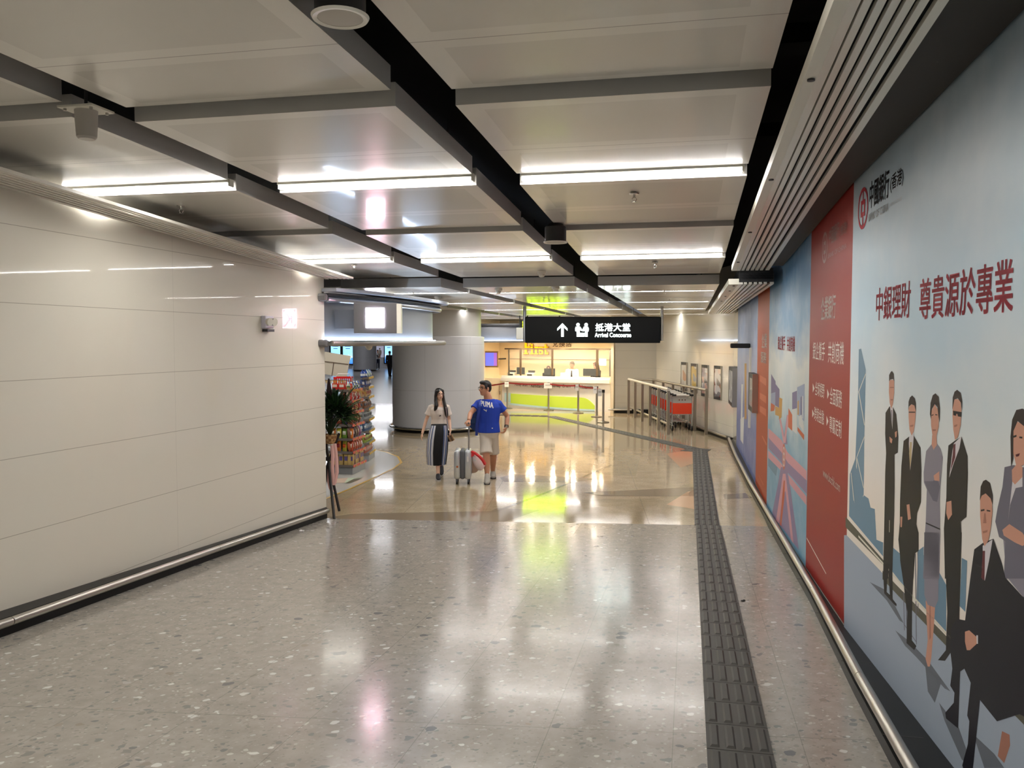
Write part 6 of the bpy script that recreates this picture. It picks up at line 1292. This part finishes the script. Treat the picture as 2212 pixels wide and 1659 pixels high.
b.loft(st); b.build('bag_body', M_bag, t, smooth=60); b = MB(); P3 = [Jt(x, y, Y0 - .12) for x, y in ((1018, 975), (1026, 979), (1037, 987), (1044, 995), (1049, 1004))]; b.loft([[p + Vector((-.03, .02, -.012)), p + Vector((0, 0, 0)), p + Vector((.012, .05, .012))] for p in P3], False, False); b.poly([Jt(*q, Y0 - .11) for q in ((1018, 974), (1026, 980), (1024, 984), (1018, 988))]); b.build('red_edge', M_bagr, t)
poly = [Jt(*q, Y0 - .115) for q in ((1023, 991), (1027, 992), (1028, 996), (1024, 996))]; MB().poly(poly).build('printed_mark', M_grey, t)
t = thing('gift_bag', 'pale pink paper bag behind the suitcase under the carrier bag', 'bag', Jt(1024, 1021, Y0 + .2)); MB().prism([Jt(*q, Y0 + .15) for q in ((1018, 990), (1030, 998), (1033, 1017), (1028, 1021), (1019, 1023))], (0, .12, 0)).build('bag_body', mat('gift_pink', (226, 196, 176), .5), t, bevel=.01)
M_bp = mat('backpack_blue', (26, 56, 112), .6); Yb2 = Ym + .16
t = thing('backpack', 'dark blue backpack hanging from one shoulder of the man', 'backpack', Jt(1022, 934, Yb2)); b = MB(); st = []
for (x0, x1, y), d in zip(((1022, 1034, 880), (1014, 1036, 890), (1010, 1037, 902), (1009, 1037, 914), (1016, 1037, 924), (1026, 1036, 932)), (.04, .075, .085, .085, .07, .03)):
    P_, Q_ = Jt(x0, y, Yb2), Jt(x1, y, Yb2); m_ = (P_ + Q_) / 2; x = (Q_ - P_) / 2; st.append([m_ + x * math.copysign(abs(math.cos(a)) ** .7, math.cos(a)) + Vector((0, d, 0)) * math.copysign(abs(math.sin(a)) ** .7, math.sin(a)) for a in [2 * PI * k / 20 for k in range(20)]])
b.loft(st); b.build('bag_body', M_bp, t, smooth=60); b = MB(); b.box(Jt(1021, 909, Yb2 - .09), (.12, .02, .10)); b.build('pocket', mat('backpack_navy', (30, 62, 104), .6), t, bevel=.01)
P4 = [Jt(x, y, Y) for x, y, Y in ((1034, 873, Ym + .04), (1036, 866, Ym - .05), (1036.5, 874, Ym - .15), (1034.5, 888, Ym - .17), (1031.5, 905, Ym - .16), (1030, 922, Ym - .1), (1029.5, 941, Ym - .02))]; b = MB(); b.loft([[p + Vector((.024, 0, 0)), p + Vector((0, -.006, 0)), p - Vector((.024, 0, 0)), p + Vector((0, .006, 0))] for p in smooth_path(P4, 3)]); b.build('strap', mat('strap_blue', (28, 58, 150), .6), t)
t = thing('wallet', 'tan wallet held in the woman right hand side of the picture', 'wallet', Jt(975, 956, Yw - .14)); t['label'] = 'tan wallet held in the hand of the woman in the striped skirt'; q = Jt(974.8, 946.5, Yw - .15); MB().box(q, (.09, .03, .11), (Vector((.85, -.3, .4)).normalized(), Vector((.3, .95, 0)).normalized(), Vector((-.4, .1, .85)).normalized())).build('cover', mat('wallet_tan', (150, 116, 84), .5), t, bevel=.006)
MB().box(q + Vector((.005, -.017, 0)), (.03, .004, .11), (Vector((.85, -.3, .4)).normalized(), Vector((.3, .95, 0)).normalized(), Vector((-.4, .1, .85)).normalized())).build('flap', mat('wallet_brown', (96, 70, 52), .5), t)
t = thing('shoulder_bag', 'small black shoulder bag on a thin strap at the woman hip', 'bag', Jt(967.5, 955, Yw + .02)); t['label'] = 'small black shoulder bag hanging at the hip of the woman'; q = Jt(968, 945, Yw + .03); b = MB(); rbox(b, q, (.09, .07, .15), .02); b.build('pouch', mat('bag_black', (36, 32, 36), .5), t, smooth=50)
P5 = [Jt(x, y, Y) for x, y, Y in ((963.5, 876, Yw - .02), (963.5, 882, Yw - .13), (965, 896, Yw - .15), (966, 914, Yw - .12), (967.5, 936, Yw - .01))]; b = MB(); b.tube(smooth_path(P5, 3), .006, 6); b.build('strap', mat('strap_mauve', (150, 130, 136), .6), t)
# ---- standing figures: clerks and the far walkers
def stand(x, y, h, yaw, arms='down', nod=0, step=0):
    f = yawv(yaw); r = Vector((-f.y, f.x, 0)); B_ = Vector((x, y, 0)); up = Zv; J = dict(head=B_ + up * h * .928 + f * (.02 + nod * .06), neck=B_ + up * h * .835, P=B_ + up * h * .53)
    for s, k in ((-1, 'L'), (1, 'R')):
        J['s' + k] = B_ + r * s * .108 * h + up * h * .81
        if arms == 'down': J['e' + k] = B_ + r * s * .14 * h + up * h * .63; J['w' + k] = B_ + r * s * .13 * h + up * h * .475 + f * .04
        else: J['e' + k] = B_ + r * s * .135 * h + up * h * .63 + f * .06; J['w' + k] = B_ + r * s * .08 * h + up * h * .62 + f * .30
        st_ = step * s; J['h' + k] = B_ + r * s * .052 * h + up * h * .5; J['k' + k] = B_ + r * s * .055 * h + up * h * .28 + f * (st_ * .5 + .02); J['a' + k] = B_ + r * s * .055 * h + up * h * .05 + f * st_; J['t' + k] = B_ + r * s * .06 * h + up * .03 + f * (st_ + .16)
    return J
def figure(label, x, y, h, yaw, hyaw, hair, hairm, sk, shirt, legs, arms='down', nod=0, sleeve=1.2, step=0, vox=.011, **kw):
    J = stand(x, y, h, yaw, arms, nod, step); s = h / 1.72; f = yawv(yaw)
    hd = (Vector((0, 0, -1)) + f * .2 if arms == 'down' else f + Vector((0, 0, -.2)))
    pn = (lambda sd: Vector((-f.y, f.x, 0)) * sd) if arms == 'down' else (lambda sd: Vector((0, 0, -1)))
    o = dict(s=s, hs=s, vox=vox, skin=sk, handL=(hd, pn(1), 1, .4), handR=(hd, pn(-1), -1, .4), hair=hair, hairm=hairm, shirt=dict(m=shirt, hem=-.02, sleeve=sleeve, vox=.012, name=kw.pop('top', 'shirt')), legs=dict(m=legs, len=2, vox=.013, name='trousers'), shoe=M_black, sole=M_dark, nod=nod)
    o.update(kw); t, o = person('person', label, J, yaw, hyaw, o); return t, o, J
def beh(px, f): s = kx_at(px, f); return KX(s, f)
M_wsh = mat('shirt_white', (222, 226, 226), .7); M_blk2 = mat('cloth_black', (26, 24, 26), .8)
p = beh(1236, -.85); t, o, J3 = figure('clerk with grey hair, white shirt and dark tie standing behind the exchange counter', p.x, p.y, 1.73, R(-14), R(-30), 'short', HG, SK3, M_wsh, M_blk2, 'fwd', .25, 1.2, vox=.009)
bvh_of(o['shirt_obj']); d = yawv(R(-14)); N3 = J3['neck']; b = MB(); pts = []
for k, wd in ((.02, .03), (.06, .022), (.25, .035), (.42, .045), (.47, .005)):
    c = N3 + Vector((0, 0, -k - .02)) + d * .6; hit, n, i, ds = BV[o['shirt_obj'].name].ray_cast(c, -d); q = (hit if hit is not None else c - d * .5) + d * .012; r_ = Vector((-d.y, d.x, 0)); pts.append([q - r_ * wd, q + r_ * wd])
b.loft(pts, False, False); b.build('tie', mat('tie_dark', (36, 36, 44), .6), t)
p = beh(1184.5, -.95); figure('dark haired clerk mostly hidden behind the second monitor', p.x, p.y, 1.55, R(8), R(0), 'long', HBr, SK3, M_blk2, M_blk2, 'fwd', .1, 1.2)
p = beh(1288.5, -.85); figure('clerk with long reddish hair in dark clothes at the right end of the counter', p.x, p.y, 1.72, R(-62), R(-70), 'long', mat('hair_auburn', (84, 40, 30), .45), SK3, M_blk2, M_blk2, 'fwd', .1, 1.2, vox=.009)
p = at_y(842, 812, 59.4); figure('person in black seen from behind, walking away through the far hall', p.x, 59.4, 1.80, R(175), R(175), 'short', HB, SK3, mat('jacket_black', (24, 24, 30), .8), M_blk2, 'down', 0, 1.2, .22, vox=.013, top='jacket')
p = at_y(816.2, 797, 74.2); t, o, J4 = figure('person in a white shirt with a dark sash carrying a child, far down the hall', p.x, 74.2, 1.74, R(0), R(0), 'short', HB, SK3, M_wsh, mat('jeans_navy', (34, 40, 60), .8), 'fwd', 0, .6, .0, vox=.013)
b = MB(); b.tube([Vector((p.x - .22, 74.0, 1.42)), Vector((p.x, 74.02, 1.2)), Vector((p.x + .2, 74.06, 1.0))], .05, 8); b.build('sash', mat('sash_dark', (60, 50, 50), .8), t)
Jc = stand(p.x + .24, 73.9, .98, R(0), 'down'); 
for k_ in Jc: Jc[k_] = Jc[k_] + Zv * .90
for k_ in 'LR': Jc['k' + k_] += Vector((0, -.14, .06)); Jc['a' + k_] += Vector((0, -.02, .02)); Jc['t' + k_] += Vector((0, -.02, 0))
o = dict(s=.56, hs=.74, vox=.011, skin=SK2, handL=(Vector((0, 0, -1)), Vector((1, 0, 0)), 1, .4), handR=(Vector((0, 0, -1)), Vector((-1, 0, 0)), -1, .4), hair='short', hairm=HB, shirt=dict(m=mat('child_cream', (226, 214, 200), .8), hem=-.1, sleeve=.6, vox=.011, name='shirt'), legs=dict(m=mat('child_shorts', (176, 160, 150), .8), len=.8, vox=.011, name='shorts'), shoe=M_paper, sole=M_paper, soleL=.93, soleR=.93)
person('person', 'small child carried high in the arms of the far person', Jc, R(0), R(10), o)
